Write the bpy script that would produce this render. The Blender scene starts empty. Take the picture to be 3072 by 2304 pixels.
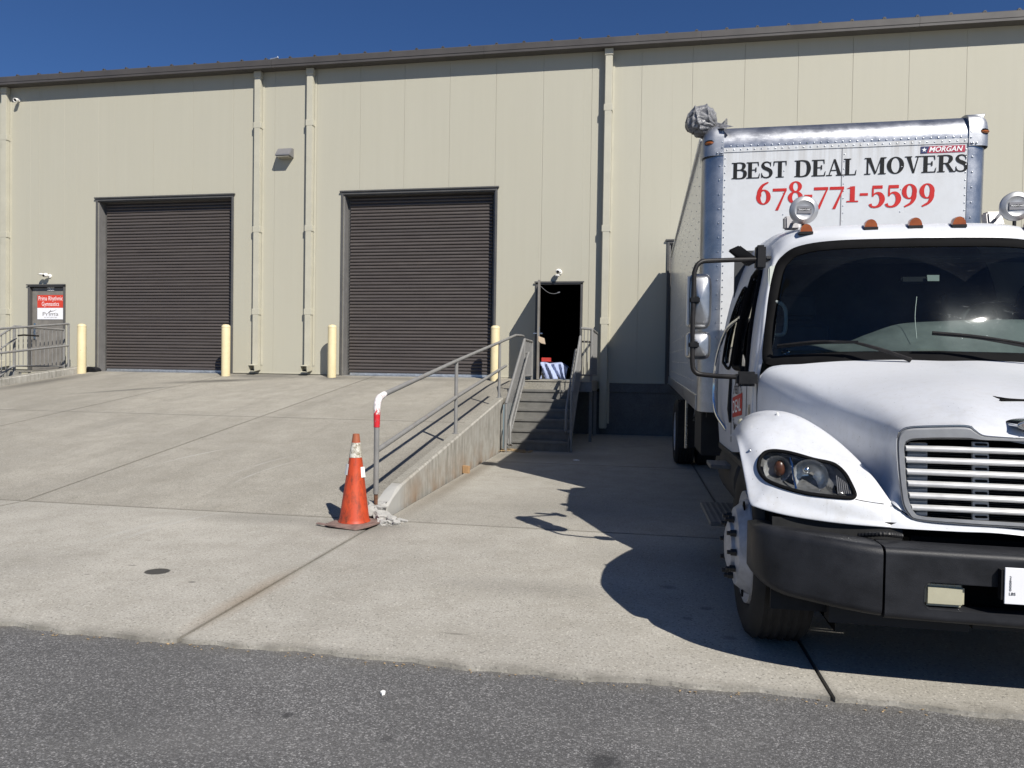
import bpy, bmesh, math, random
from mathutils import Vector, Matrix, Euler
from mathutils.bvhtree import BVHTree
R = math.radians
random.seed(7)
SC = bpy.context.scene
COL = SC.collection

# ------------------------------------------------------------ camera
EYE, FPX, IW, IH = 1.3686, 2130.0, 3072, 2304
YAW, PIT, ROL = R(9.979), R(-1.0917), R(0.8766)

def turn(a, f, b):
    c, s = math.cos(ROL), math.sin(ROL); a, b = c*a - s*b, s*a + c*b
    c, s = math.cos(PIT), math.sin(PIT); f, b = c*f - s*b, s*f + c*b
    c, s = math.cos(YAW), math.sin(YAW)
    return Vector((c*a - s*f, s*a + c*f, b))

cam_d = bpy.data.cameras.new('camera'); cam = bpy.data.objects.new('camera', cam_d); COL.objects.link(cam)
rx, up, bk = turn(1, 0, 0), turn(0, 0, 1), -turn(0, 1, 0)
cam.matrix_world = Matrix(((rx.x, up.x, bk.x, 0), (rx.y, up.y, bk.y, 0), (rx.z, up.z, bk.z, EYE), (0, 0, 0, 1)))
cam_d.sensor_width = 36; cam_d.lens = FPX/IW*36; cam_d.clip_start = .05; cam_d.clip_end = 2000
SC.camera = cam

def at(x, y, Y):
    "a point measured in the photograph (3072 x 2304) at depth Y in the place"
    d = turn((x - IW/2)/FPX, 1, -(y - IH/2)/FPX)
    p = d*(Y/d.y); p.z += EYE
    return p

# ------------------------------------------------------------ light
SUN = Vector((.70, -.81, 1.0)).normalized()
wd = bpy.data.worlds.new('World'); SC.world = wd; wd.use_nodes = True
nt = wd.node_tree; nt.nodes.clear()
sky = nt.nodes.new('ShaderNodeTexSky'); sky.sky_type = 'NISHITA'; sky.sun_disc = False
sky.sun_elevation = math.asin(SUN.z); sky.sun_rotation = math.atan2(SUN.x, SUN.y)
sky.altitude = 300; sky.air_density = 1.0; sky.dust_density = 0; sky.ozone_density = 10
bg = nt.nodes.new('ShaderNodeBackground'); bg.inputs[1].default_value = .052
wo = nt.nodes.new('ShaderNodeOutputWorld')
tint = nt.nodes.new('ShaderNodeMix'); tint.data_type = 'RGBA'; tint.blend_type = 'MULTIPLY'; tint.inputs[0].default_value = 1; tint.inputs[7].default_value = (.84, .96, 1.13, 1)
nt.links.new(sky.outputs[0], tint.inputs[6]); nt.links.new(tint.outputs[2], bg.inputs[0]); nt.links.new(bg.outputs[0], wo.inputs[0])
sl = bpy.data.lights.new('sun', 'SUN'); sl.energy = 5.0; sl.angle = R(.5); sl.color = (1, .955, .88)
so = bpy.data.objects.new('sun', sl); COL.objects.link(so); so.rotation_euler = (-SUN).to_track_quat('-Z', 'Y').to_euler()
so.location = (8, -8, 14)
SC.view_settings.view_transform = 'Standard'; SC.view_settings.look = 'None'
SC.view_settings.gamma = 1; SC.view_settings.use_curve_mapping = False
SC.view_settings.exposure = .33
SC.cycles.max_bounces = 6; SC.cycles.diffuse_bounces = 3; SC.cycles.glossy_bounces = 3; SC.cycles.transmission_bounces = 4; SC.cycles.use_adaptive_sampling = True; SC.cycles.adaptive_threshold = .02

# ------------------------------------------------------------ materials
MATS = {}
class N:
    "small node helper"
    def __init__(s, name):
        s.m = bpy.data.materials.new(name); s.m.use_nodes = True; s.t = s.m.node_tree; s.t.nodes.clear()
        s.out = s.n('ShaderNodeOutputMaterial'); MATS[name] = s.m
    def n(s, typ, **kw):
        o = s.t.nodes.new(typ)
        for k, v in kw.items(): setattr(o, k, v)
        return o
    def l(s, a, b): s.t.links.new(a, b)
    def pos(s):
        g = s.n('ShaderNodeNewGeometry'); return g.outputs['Position']
    def obj(s):
        g = s.n('ShaderNodeTexCoord'); return g.outputs['Object']
    def mapv(s, v, scale=(1, 1, 1), rot=(0, 0, 0), loc=(0, 0, 0)):
        m = s.n('ShaderNodeMapping'); m.inputs['Scale'].default_value = scale; m.inputs['Rotation'].default_value = rot
        m.inputs['Location'].default_value = loc
        s.l(v, m.inputs[0]); return m.outputs[0]
    def noise(s, v, scale, detail=4, rough=.55, out='Fac', dist=0):
        o = s.n('ShaderNodeTexNoise'); o.inputs['Scale'].default_value = scale; o.inputs['Detail'].default_value = detail
        o.inputs['Roughness'].default_value = rough; o.inputs['Distortion'].default_value = dist
        s.l(v, o.inputs['Vector']); return o.outputs[out]
    def voro(s, v, scale, out='Distance', feature='F1', rnd=1):
        o = s.n('ShaderNodeTexVoronoi'); o.feature = feature; o.inputs['Scale'].default_value = scale
        o.inputs['Randomness'].default_value = rnd
        s.l(v, o.inputs['Vector']); return o.outputs[out]
    def ramp(s, f, stops, interp='LINEAR'):
        o = s.n('ShaderNodeValToRGB'); o.color_ramp.interpolation = interp
        e = o.color_ramp.elements
        while len(e) < len(stops): e.new(.5)
        for i, (p, c) in enumerate(stops):
            e[i].position = p; e[i].color = (c, c, c, 1) if not hasattr(c, '__len__') else (*c, 1)
        s.l(f, o.inputs[0]); return o.outputs[0]
    def mix(s, f, a, b, mode='MIX'):
        o = s.n('ShaderNodeMix', data_type='RGBA', blend_type=mode)
        for i, v in ((0, f), (6, a), (7, b)):
            if isinstance(v, (int, float)): o.inputs[i].default_value = v if i == 0 else (v, v, v, 1)
            elif hasattr(v, '__len__'): o.inputs[i].default_value = (*v, 1)
            else: s.l(v, o.inputs[i])
        return o.outputs[2]
    def math(s, op, a, b=0, c=None):
        o = s.n('ShaderNodeMath', operation=op)
        for i, v in enumerate((a, b) if c is None else (a, b, c)):
            if isinstance(v, (int, float)): o.inputs[i].default_value = v
            else: s.l(v, o.inputs[i])
        return o.outputs[0]
    def bump(s, h, strength=.3, dist=.01, normal=None):
        o = s.n('ShaderNodeBump'); o.inputs['Strength'].default_value = strength; o.inputs['Distance'].default_value = dist
        s.l(h, o.inputs['Height'])
        if normal is not None: s.l(normal, o.inputs['Normal'])
        return o.outputs[0]
    def sep(s, v):
        o = s.n('ShaderNodeSeparateXYZ'); s.l(v, o.inputs[0]); return o.outputs
    def bsdf(s, col, rough=.5, metal=0, normal=None, spec=.5, coat=0, emis=None):
        b = s.n('ShaderNodeBsdfPrincipled')
        for k, v in (('Base Color', col), ('Roughness', rough), ('Metallic', metal)):
            if isinstance(v, (int, float)): b.inputs[k].default_value = v if k != 'Base Color' else (v, v, v, 1)
            elif hasattr(v, '__len__'): b.inputs[k].default_value = (*v, 1)
            else: s.l(v, b.inputs[k])
        b.inputs['Specular IOR Level'].default_value = spec; b.inputs['Coat Weight'].default_value = coat
        b.inputs['Coat Roughness'].default_value = .06
        if normal is not None: s.l(normal, b.inputs['Normal'])
        s.l(b.outputs[0], s.out.inputs[0]); s.b = b; return b

def simple(name, col, rough=.5, metal=0, var=.15, vs=6, bump=0, bs=60, spec=.5, coat=0, stretch=(1, 1, 1)):
    s = N(name); p = s.mapv(s.pos(), stretch)
    f = s.noise(p, vs, 6, .6)
    lo = tuple(c*(1 - var) for c in col); hi = tuple(min(1, c*(1 + var)) for c in col)
    c = s.ramp(f, ((.3, lo), (.7, hi)))
    rg = s.ramp(f, ((.2, max(0, rough - .08)), (.8, min(1, rough + .08))))
    nm = s.bump(s.noise(p, bs, 3), bump, .004) if bump else None
    s.bsdf(c, rg, metal, nm, spec, coat); return s.m

def mat_wall():
    s = N('wall_paint'); p = s.pos()
    st = s.noise(s.mapv(p, (9, 1, .35)), 1, 5, .6)
    big = s.noise(p, .5, 3)
    c = s.mix(s.ramp(st, ((.35, 0), (.75, 1))), (.418, .400, .324), (.432, .414, .336))
    c = s.mix(s.ramp(big, ((.3, 0), (.7, .35))), c, (.422, .401, .314))
    n = s.bump(s.noise(s.mapv(p, (1, 1, .6)), 260, 2), .35, .003)
    n = s.bump(s.noise(s.mapv(p, (1.1, 1, .5)), 1.4, 2), .12, .02, n)
    s.bsdf(c, .55, 0, n, .35)

def mat_concrete(name, base, region=None, rough=.85):
    s = N(name); p = s.pos(); x, y, z = s.sep(p); b = base
    big = s.noise(s.mapv(p, (1, .5, 1)), .6, 5, .6, dist=.4)
    mid = s.noise(p, 3.2, 6, .68)
    fine = s.noise(p, 75, 3, .7)
    ag = s.voro(p, 120, 'Color'); agv = s.sep(ag)[0]
    c = s.mix(s.ramp(big, ((.3, 0), (.72, 1))), tuple(v*.84 for v in b), tuple(v*1.16 for v in b))
    c = s.mix(s.ramp(mid, ((.40, .0), (.70, .55))), c, tuple(v*.68 for v in (b[0], b[1]*.98, b[2]*.93)))
    c = s.mix(s.ramp(fine, ((.32, .6), (.52, 0))), c, tuple(v*.5 for v in b))
    c = s.mix(s.ramp(agv, ((.0, .75), (.09, .0), (.90, 0), (1, .5))), c, s.mix(s.ramp(agv, ((.4, 0), (.6, 1)), 'CONSTANT'), tuple(v*.36 for v in b), tuple(min(1, v*1.6) for v in b)))
    h = s.math('ADD', s.math('MULTIPLY', fine, .6), s.math('MULTIPLY', agv, .4))
    w = s.math('MULTIPLY', s.math('SUBTRACT', mid, .5), 2)
    def blot(cx, cy, rx_, ry_, soft, col, amt, wob=.35, ang=0):
        nonlocal c
        m = s.n('ShaderNodeMapping', vector_type='TEXTURE'); m.inputs['Location'].default_value = (cx, cy, 0); m.inputs['Rotation'].default_value = (0, 0, R(ang)); m.inputs['Scale'].default_value = (rx_, ry_, 1e4)
        s.l(p, m.inputs[0]); v = s.n('ShaderNodeVectorMath', operation='LENGTH'); s.l(m.outputs[0], v.inputs[0])
        d = s.math('MULTIPLY_ADD', w, wob, v.outputs['Value'])
        c = s.mix(s.ramp(s.math('MULTIPLY', d, .5), ((max(0.0, 1 - soft)*.5, amt), (.5, 0))), c, col)
    def scuff(ax, ay, ar, tk, a0, amt=.6):
        nonlocal c
        dx = s.math('SUBTRACT', x, ax); dy = s.math('SUBTRACT', y, ay)
        d = s.math('ABSOLUTE', s.math('SUBTRACT', s.math('SQRT', s.math('MULTIPLY_ADD', dx, dx, s.math('MULTIPLY', dy, dy))), ar))
        f = s.math('MULTIPLY', s.ramp(s.math('DIVIDE', d, tk*2), ((0, 1), (.5, 0))), s.ramp(s.math('ABSOLUTE', s.math('MULTIPLY', s.math('SUBTRACT', y, a0), .6)), ((.12, 1), (.4, 0))))
        f = s.math('MULTIPLY', s.math('MULTIPLY', f, s.math('LESS_THAN', x, ax)), s.ramp(mid, ((.38, 0), (.6, amt))))
        c = s.mix(f, c, (.46, .45, .42))
    D1, D2 = (.125, .118, .102), (.105, .10, .09)
    if region == 'apron':
        blot(-3.11, 4.21, .088, .075, .12, (.035, .034, .032), .92, .15)
        blot(-2.75, 4.05, .03, .02, .3, (.08, .075, .07), .6); blot(-3.37, 4.3, .04, .012, .4, (.09, .085, .08), .6); blot(-3.5, 4.05, .025, .012, .4, (.09, .085, .08), .5)
        blot(-2.25, 3.9, .12, .8, .95, (.22, .15, .085), .5, .5)
        blot(-2.35, 5.75, .5, .4, .85, D1, .6, .5); blot(-3.2, 5.9, 1.6, .25, .9, D1, .35, .5)
        blot(-.6, 4.4, 1.0, .25, .9, D1, .28, .7); blot(.2, 5.3, .9, .5, .9, D1, .3, .6)
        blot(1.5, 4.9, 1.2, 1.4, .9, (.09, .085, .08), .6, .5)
        for (bx, by, br) in ((.22, 4.62, .07), (.42, 4.25, .05), (.3, 4.05, .04), (.5, 3.8, .05)): blot(bx, by, br, br*.8, .6, (.13, .125, .115), .5, .6)
        blot(-.9, 3.55, .10, .02, .7, (.14, .13, .11), .6, .4)
        scuff(-1.6, 5.0, 2.52, .05, 5.3, .7); scuff(-1.7, 5.2, 2.26, .04, 5.5, .7)
        edge = s.ramp(s.math('MULTIPLY', s.math('SUBTRACT', y, 3.18), 6), ((0, .75), (.6, 0)))
        c = s.mix(s.math('MULTIPLY', edge, s.ramp(s.noise(p, 5, 4), ((.35, .1), (.62, 1)))), c, (.15, .14, .12))
    if region == 'ramp':
        tr = s.noise(s.mapv(p, (2.2, .22, 1), (0, 0, R(5))), 1, 5, .62, dist=1.2)
        c = s.mix(s.ramp(tr, ((.52, 0), (.74, .38))), c, tuple(v*.55 for v in b))
        blot(-9.1, 14.4, 1.5, .32, .9, (.06, .058, .052), .8, .6, 24); blot(-10.2, 12.9, 1.3, .16, .9, (.08, .076, .07), .65, .6, 40)
        blot(-8.6, 15.3, 1.5, .5, .8, D2, .75, .6); blot(-5.3, 15.2, 2.6, .35, .9, D1, .6, .7)
        blot(-13.0, 13.7, .45, 2.4, .9, (.09, .085, .075), .75, .5); blot(-6.8, 15.2, .5, .5, .8, D2, .6, .5)
        blot(-3.0, 12.6, .6, 3.0, .9, D1, .5, .6); blot(-2.6, 8.0, .25, 2.6, .9, D1, .45, .5)
        pit = s.ramp(s.noise(p, 38, 3, .7), ((.56, 0), (.62, .75)))
        c = s.mix(s.math('MULTIPLY', pit, s.ramp(s.math('ADD', x, 3.4), ((.2, 0), (.75, 1)))), c, (.10, .09, .075))
        scuff(-2.2, 6.6, 3.55, .03, 7.9, .9); scuff(-1.9, 7.0, 2.6, .03, 7.6, .6); scuff(-2.0, 7.0, 2.25, .025, 7.5, .6)
    if region == 'well':
        blot(-2.12, 8.8, .16, 3.4, .9, (.15, .125, .095), .65, .3); blot(-1.5, 11.3, 1.6, .7, .9, D1, .6, .6)
        blot(-1.6, 8.2, .7, .9, .9, (.40, .385, .34), .3, .6); blot(-.6, 7.0, .9, .7, .9, D1, .3, .6)
    J = {'apron': ((-9.55, -5.97, -2.235, .845, -13.45), (6.08,)), 'ramp': ((-9.55, -5.97), (6.08, 10.55)), 'well': ((.845,), (6.08, 10.42))}.get(region, ((), ()))
    if J[0]:
        fs = None
        for ax_, vals in ((x, J[0]), (y, J[1])):
            for v_ in vals:
                d = s.math('ABSOLUTE', s.math('SUBTRACT', ax_, v_)); fs = d if fs is None else s.math('MINIMUM', fs, d)
        fs = s.math('MULTIPLY_ADD', w, .02, fs)
        c = s.mix(s.ramp(s.math('MULTIPLY', fs, 8), ((.0, .6), (.10, .28), (.30, 0))), c, (.13, .12, .10))
    n = s.bump(h, .6, .004)
    n = s.bump(mid, .15, .01, n)
    s.bsdf(c, rough, 0, n, .25)

def mat_asphalt():
    s = N('asphalt'); p = s.pos(); x, y, z = s.sep(p)
    v1 = s.voro(p, 150, 'Color'); d1 = s.voro(p, 150); v2 = s.voro(p, 330, 'Color')
    r1 = s.sep(v1)[0]; r2 = s.sep(v2)[1]
    c = s.ramp(r1, ((0, (.085, .083, .081)), (.4, (.115, .112, .110)), (.72, (.160, .157, .154)), (.90, (.26, .255, .25)), (1, (.36, .35, .34))))
    c = s.mix(s.ramp(r2, ((.70, 0), (1, .4))), c, (.26, .255, .25))
    c = s.mix(s.ramp(d1, ((.4, 0), (.8, .55))), c, (.045, .045, .045))
    big = s.noise(p, .9, 5, .62); patch_ = s.noise(s.mapv(p, (.35, 1.2, 1)), 1.4, 4, .6, dist=.5)
    c = s.mix(s.ramp(big, ((.35, .38), (.62, 0))), c, (.070, .069, .068))
    c = s.mix(s.ramp(patch_, ((.52, 0), (.72, .30))), c, (.20, .195, .185))
    for (cx, cy, rr, am) in ((-.09, 2.53, .085, .75), (-1.35, 2.62, .03, .7), (-.9, 2.52, .03, .5)):
        dx = s.math('SUBTRACT', x, cx); dy = s.math('SUBTRACT', y, cy)
        d = s.math('SQRT', s.math('ADD', s.math('MULTIPLY', dx, dx), s.math('MULTIPLY', dy, dy)))
        d = s.math('ADD', d, s.math('MULTIPLY', s.math('SUBTRACT', s.noise(p, 14, 3), .5), rr*.6))
        c = s.mix(s.ramp(s.math('DIVIDE', d, rr*2), ((.2, am), (.5, 0))), c, (.035, .035, .036))
    # dust along the slab edge and a few hairline cracks
    e = s.ramp(s.math('MULTIPLY', s.math('SUBTRACT', 3.2, y), 4), ((0, .6), (.5, 0)))
    c = s.mix(s.math('MULTIPLY', e, s.ramp(s.noise(p, 6, 4), ((.35, 0), (.65, 1)))), c, (.15, .14, .12))
    n = s.bump(s.math('SUBTRACT', 1, d1), .55, .005)
    s.bsdf(c, .8, 0, n, .3)

def mat_streaked():
    s = N('stained_concrete_wall'); p = s.pos(); x, y, z = s.sep(p)
    big = s.noise(s.mapv(p, (1, 1, .6)), 1.5, 4, .6)
    v = s.noise(s.mapv(p, (1, 11, 1.1)), 1.3, 8, .8, dist=.6)
    v2 = s.noise(s.mapv(p, (1, 30, .8), loc=(0, 5, 2)), 1.0, 7, .8, dist=.4)
    m = s.noise(p, 7, 5, .65)
    c = s.mix(s.ramp(m, ((.3, 0), (.7, 1))), (.30, .285, .25), (.42, .405, .365))
    dark = s.math('MULTIPLY', s.ramp(v, ((.44, 0), (.70, .9))), s.ramp(big, ((.36, .2), (.58, .95))))
    c = s.mix(dark, c, (.085, .08, .068))
    pale = s.math('MULTIPLY', s.ramp(v2, ((.50, 0), (.72, .7))), s.ramp(big, ((.40, 1), (.62, .2))))
    c = s.mix(pale, c, (.55, .535, .50))
    rust = s.math('MULTIPLY', s.ramp(s.math('MULTIPLY', z, 1.8), ((0, .9), (.6, 0))), s.ramp(s.noise(p, 2.2, 4), ((.42, 0), (.66, .9))))
    c = s.mix(rust, c, (.26, .165, .095))
    fresh = s.ramp(s.math('MULTIPLY_ADD', m, .35, s.math('SUBTRACT', y, 6.75)), ((.0, .85), (.25, 0)))
    c = s.mix(fresh, c, (.40, .395, .375))
    n = s.bump(s.noise(p, 70, 4), .4, .004); n = s.bump(m, .2, .01, n)
    s.bsdf(c, .85, 0, n, .25)

def mat_white_paint():
    s = N('white_truck_paint'); p = s.pos(); y = s.sep(p)[1]
    d = s.noise(p, 2.6, 6, .65); f = s.noise(p, 16, 6, .75)
    c = s.mix(s.ramp(d, ((.35, 0), (.75, .45))), (.60, .615, .645), (.49, .495, .50))
    front = s.ramp(s.math('SUBTRACT', y, 3.3), ((.0, 1), (1, .25)))
    film = s.math('MULTIPLY', s.ramp(f, ((.45, 0), (.75, .5))), front)
    c = s.mix(film, c, (.40, .385, .35))
    for sc, th, rr in ((34, .075, .62), (80, .10, .72)):
        sp = s.voro(p, sc); spr = s.sep(s.voro(p, sc, 'Color'))[0]
        speck = s.math('MULTIPLY', s.math('LESS_THAN', sp, th), s.math('GREATER_THAN', spr, rr))
        c = s.mix(s.math('MULTIPLY', speck, .8), c, (.12, .105, .09))
    g = s.noise(s.mapv(p, (5, 5, 1.0)), 3.5, 5, .75, dist=.8)
    c = s.mix(s.ramp(g, ((.60, 0), (.76, .45))), c, (.36, .355, .34))
    rg = s.mix(film, s.ramp(d, ((.3, .26), (.7, .44))), .7)
    n = s.bump(s.noise(p, 1.8, 2), .05, .02)
    s.bsdf(c, rg, 0, n, .45, .15)

def mat_box_panel():
    s = N('white_box_panel'); p = s.pos(); x, y, z = s.sep(p)
    v = s.noise(s.mapv(p, (14, 1, .6)), 1.0, 6, .7); d = s.noise(p, 7, 6, .7)
    c = s.mix(s.ramp(d, ((.4, 0), (.75, .3))), (.60, .615, .63), (.47, .47, .46))
    topd = s.ramp(s.math('SUBTRACT', 3.50, z), ((0, 1), (.35, .15), (.8, 0)))
    c = s.mix(s.math('MULTIPLY', topd, s.ramp(v, ((.42, 0), (.66, .55)))), c, (.30, .27, .22))
    sp = s.noise(p, 45, 5, .75)
    c = s.mix(s.ramp(sp, ((.66, 0), (.74, .6))), c, (.22, .21, .20))
    s.bsdf(c, .32, 0, s.bump(s.noise(p, 2.2, 2), .06, .02), .5)

def mat_side_panel():
    s = N('white_box_side'); p = s.pos()
    w = s.n('ShaderNodeTexWave', wave_type='BANDS', bands_direction='Y'); w.inputs['Scale'].default_value = .8; w.inputs['Distortion'].default_value = 1.0
    w.inputs['Detail'].default_value = 2; s.l(p, w.inputs['Vector'])
    d = s.noise(s.mapv(p, (1, 1, .3)), 3, 5, .6)
    c = s.mix(s.ramp(d, ((.4, 0), (.75, .4))), (.66, .665, .67), (.5, .5, .49))
    n = s.bump(w.outputs[1], .03, .02); n = s.bump(s.noise(s.mapv(p, (1, 1.5, .4)), 2, 2), .1, .03, n)
    s.bsdf(c, .16, 0, n, .6)

def mat_alu(name='brushed_aluminium', base=(.40, .41, .435), rough=.34):
    s = N(name); p = s.pos()
    d = s.noise(p, 5, 6, .7)
    sc = s.noise(s.mapv(p, (3, 40, 40), (0, .5, .8)), 2.2, 5, .8, dist=2.5)
    sc2 = s.noise(s.mapv(p, (30, 3, 34), (.6, 0, .4)), 2.0, 5, .8, dist=3)
    c = s.mix(s.ramp(d, ((.35, 0), (.7, 1))), tuple(v*.78 for v in base), tuple(v*1.1 for v in base))
    k = s.math('MAXIMUM', s.ramp(sc, ((.58, 0), (.66, .6))), s.ramp(sc2, ((.6, 0), (.68, .6))))
    c = s.mix(k, c, (.72, .73, .75))
    rg = s.mix(k, s.ramp(d, ((.3, rough - .07), (.7, rough + .1))), rough + .2)
    s.bsdf(c, rg, .9, s.bump(d, .08, .01), .5)

def mat_glass(name, tint, gloss_rough=.02, ior=1.5, dirt=.0):
    s = N(name); p = s.pos()
    tr = s.n('ShaderNodeBsdfTransparent'); tr.inputs[0].default_value = (*tint, 1)
    gl = s.n('ShaderNodeBsdfGlossy'); gl.inputs['Roughness'].default_value = gloss_rough
    fr = s.n('ShaderNodeFresnel'); fr.inputs[0].default_value = ior
    mx = s.n('ShaderNodeMixShader'); s.l(fr.outputs[0], mx.inputs[0]); s.l(tr.outputs[0], mx.inputs[1]); s.l(gl.outputs[0], mx.inputs[2])
    outp = mx.outputs[0]
    if dirt:
        x, y, z = s.sep(p)
        df = s.n('ShaderNodeBsdfDiffuse'); df.inputs[0].default_value = (.55, .57, .58, 1)
        gr = s.n('ShaderNodeBsdfGlossy'); gr.inputs['Roughness'].default_value = .22; gr.inputs[0].default_value = (.8, .88, .92, 1)
        film = s.noise(p, 2.2, 5, .65); smear = s.noise(s.mapv(p, (3, 3, 9), (0, .6, 0)), 3.5, 6, .75, dist=1.5)
        sp = s.voro(p, 42); spr = s.sep(s.voro(p, 42, 'Color'))[0]
        speck = s.math('MULTIPLY', s.math('LESS_THAN', sp, .035), s.math('GREATER_THAN', spr, .62))
        # the swept arcs of the two wipers are cleaner
        def arc(cx, cz, r0, r1):
            dx = s.math('SUBTRACT', x, cx); dz = s.math('SUBTRACT', z, cz)
            d = s.math('SQRT', s.math('ADD', s.math('MULTIPLY', dx, dx), s.math('MULTIPLY', dz, dz)))
            return s.math('MULTIPLY', s.math('LESS_THAN', d, r1), s.math('GREATER_THAN', d, r0))
        clean = s.math('MAXIMUM', arc(1.55, 1.48, .12, .66), arc(2.45, 1.48, .12, .66))
        f = s.math('ADD', s.ramp(film, ((.3, .004), (.75, .016))), s.ramp(smear, ((.60, 0), (.78, .06))))
        f = s.math('MULTIPLY', f, s.math('SUBTRACT', 1, s.math('MULTIPLY', clean, .75)))
        f = s.math('ADD', f, s.math('MULTIPLY', speck, .30))
        f = s.math('MULTIPLY', f, dirt)
        m0 = s.n('ShaderNodeMixShader'); m0.inputs[0].default_value = .35; s.l(df.outputs[0], m0.inputs[1]); s.l(gr.outputs[0], m0.inputs[2])
        m2 = s.n('ShaderNodeMixShader'); s.l(f, m2.inputs[0]); s.l(outp, m2.inputs[1]); s.l(m0.outputs[0], m2.inputs[2]); outp = m2.outputs[0]
    s.l(outp, s.out.inputs[0])

def mat_tread():
    s = N('diamond_plate'); p = s.pos()
    q = s.mapv(p, (1, 1, 1), (0, R(45), 0)); q2 = s.mapv(p, (1, 1, 1), (0, R(-45), 0))
    def bars(v):
        w = s.n('ShaderNodeTexWave', wave_type='BANDS', bands_direction='X'); w.inputs['Scale'].default_value = 11; w.inputs['Distortion'].default_value = 0
        s.l(v, w.inputs['Vector']); return w.outputs[1]
    h = s.math('MAXIMUM', s.ramp(bars(q), ((.7, 0), (.9, 1))), s.ramp(bars(q2), ((.7, 0), (.9, 1))))
    d = s.noise(p, 7, 5, .65)
    c = s.mix(s.ramp(d, ((.3, 0), (.7, 1))), (.125, .122, .112), (.185, .18, .165))
    s.bsdf(c, .6, .1, s.bump(h, .6, .006), .4)

def mat_cone():
    s = N('orange_cone_plastic'); p = s.pos()
    d = s.noise(p, 9, 6, .7); g = s.noise(s.mapv(p, (3, 3, 1)), 7, 6, .75)
    c = s.mix(s.ramp(d, ((.3, 0), (.7, 1))), (.40, .042, .014), (.50, .070, .020))
    z = s.sep(p)[2]
    c = s.mix(s.ramp(g, ((.47, 0), (.66, .85))), c, (.10, .032, .018))
    c = s.mix(s.ramp(z, ((.71, 0), (.74, .85))), c, (.30, .11, .055))
    s.bsdf(c, .5, 0, s.bump(g, .1, .005), .4)

def mat_bandsheet():
    s = N('worn_reflective_band'); p = s.pos()
    g = s.noise(p, 34, 6, .8)
    c = s.mix(s.ramp(g, ((.44, 0), (.58, .9))), (.60, .585, .52), (.17, .14, .085))
    s.bsdf(c, .5, 0, None, .4)

def mat_tape():
    s = N('peeling_red_white_tape'); p = s.pos(); z = s.sep(p)[2]
    g = s.noise(s.mapv(p, (1, 1, .6)), 42, 5, .75)
    hi = s.math('GREATER_THAN', z, .93)
    rw = s.math('GREATER_THAN', s.math('ADD', s.math('MULTIPLY', z, 7), s.math('MULTIPLY', g, 2.2)), 7.9)
    c = s.mix(rw, (.55, .02, .03), (.78, .74, .73))
    c = s.mix(s.ramp(g, ((.58, 0), (.61, 1))), c, (.24, .21, .20))
    c = s.mix(s.math('MULTIPLY', hi, s.ramp(s.noise(p, 60, 4), ((.6, 0), (.64, .8)))), c, (.42, .08, .08))
    s.bsdf(c, .5, 0, s.bump(g, .6, .004), .4)

def mat_rail():
    s = N('grey_rail_paint'); p = s.pos()
    d = s.noise(p, 8, 6, .65); r = s.noise(p, 3.2, 7, .75)
    c = s.mix(s.ramp(d, ((.3, 0), (.7, 1))), (.185, .183, .178), (.235, .232, .225))
    c = s.mix(s.ramp(r, ((.60, 0), (.70, .8))), c, (.20, .115, .065))
    s.bsdf(c, .5, 0, s.bump(d, .15, .003), .4)

def mat_bag():
    s = N('grey_plastic_bag'); p = s.obj()
    w = s.noise(s.mapv(p, (1, 1, 1.6), (.4, .5, .2)), 11, 4, .6, dist=2.6); r = s.math('ABSOLUTE', s.math('SUBTRACT', w, .5))
    c = s.mix(s.ramp(w, ((.35, 0), (.65, 1))), (.10, .10, .104), (.26, .26, .27))
    s.bsdf(c, .30, 0, s.bump(s.math('POWER', r, .6), .45, .02), .55)

def mat_blanket():
    s = N('quilted_blue_blanket'); p = s.obj()
    w = s.n('ShaderNodeTexWave', wave_type='BANDS', bands_direction='DIAGONAL'); w.inputs['Scale'].default_value = 32; w.inputs['Distortion'].default_value = 4
    s.l(p, w.inputs['Vector'])
    c = s.mix(w.outputs[1], (.33, .39, .60), (.37, .43, .63))
    s.bsdf(c, .9, 0, s.bump(w.outputs[1], .15, .006), .2)

def mat_bollard():
    s = N('yellow_bollard'); p = s.pos()
    d = s.noise(p, 4, 5, .6); k = s.noise(s.mapv(p, (1, 1, .5)), 24, 5, .75)
    c = s.mix(s.ramp(d, ((.3, 0), (.7, 1))), (.62, .525, .315), (.70, .60, .37))
    c = s.mix(s.ramp(k, ((.66, 0), (.70, .9))), c, (.16, .13, .08))
    s.bsdf(c, .45, 0, None, .4)

def mat_slat():
    s = N('slat_brown'); p = s.pos(); oi = s.n('ShaderNodeObjectInfo')
    d = s.noise(s.mapv(p, (.5, 1, 5)), 3, 6, .65)
    c = s.mix(s.ramp(d, ((.3, 0), (.75, 1))), (.064, .054, .050), (.087, .075, .069))
    c = s.mix(s.math('MULTIPLY', oi.outputs['Random'], .35), c, (.052, .047, .046))
    sc_ = s.noise(s.mapv(p, (1.2, 1, 16)), 2.2, 5, .7)
    c = s.mix(s.ramp(sc_, ((.70, 0), (.76, .5))), c, (.15, .14, .135))
    s.bsdf(c, s.ramp(d, ((.3, .32), (.7, .48))), 0, s.bump(s.noise(s.mapv(p, (.6, 1, 1)), 2.5, 2), .10, .02), .5)

def mat_chunk():
    s = N('broken_concrete'); p = s.pos()
    v = s.noise(p, 42, 5, .7); d = s.noise(p, 9, 5, .6)
    c = s.mix(s.ramp(d, ((.3, 0), (.7, 1))), (.33, .322, .30), (.46, .452, .43))
    c = s.mix(s.ramp(v, ((.60, 0), (.66, .8))), c, (.07, .07, .07))
    s.bsdf(c, .9, 0, s.bump(v, .8, .012), .25)

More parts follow.
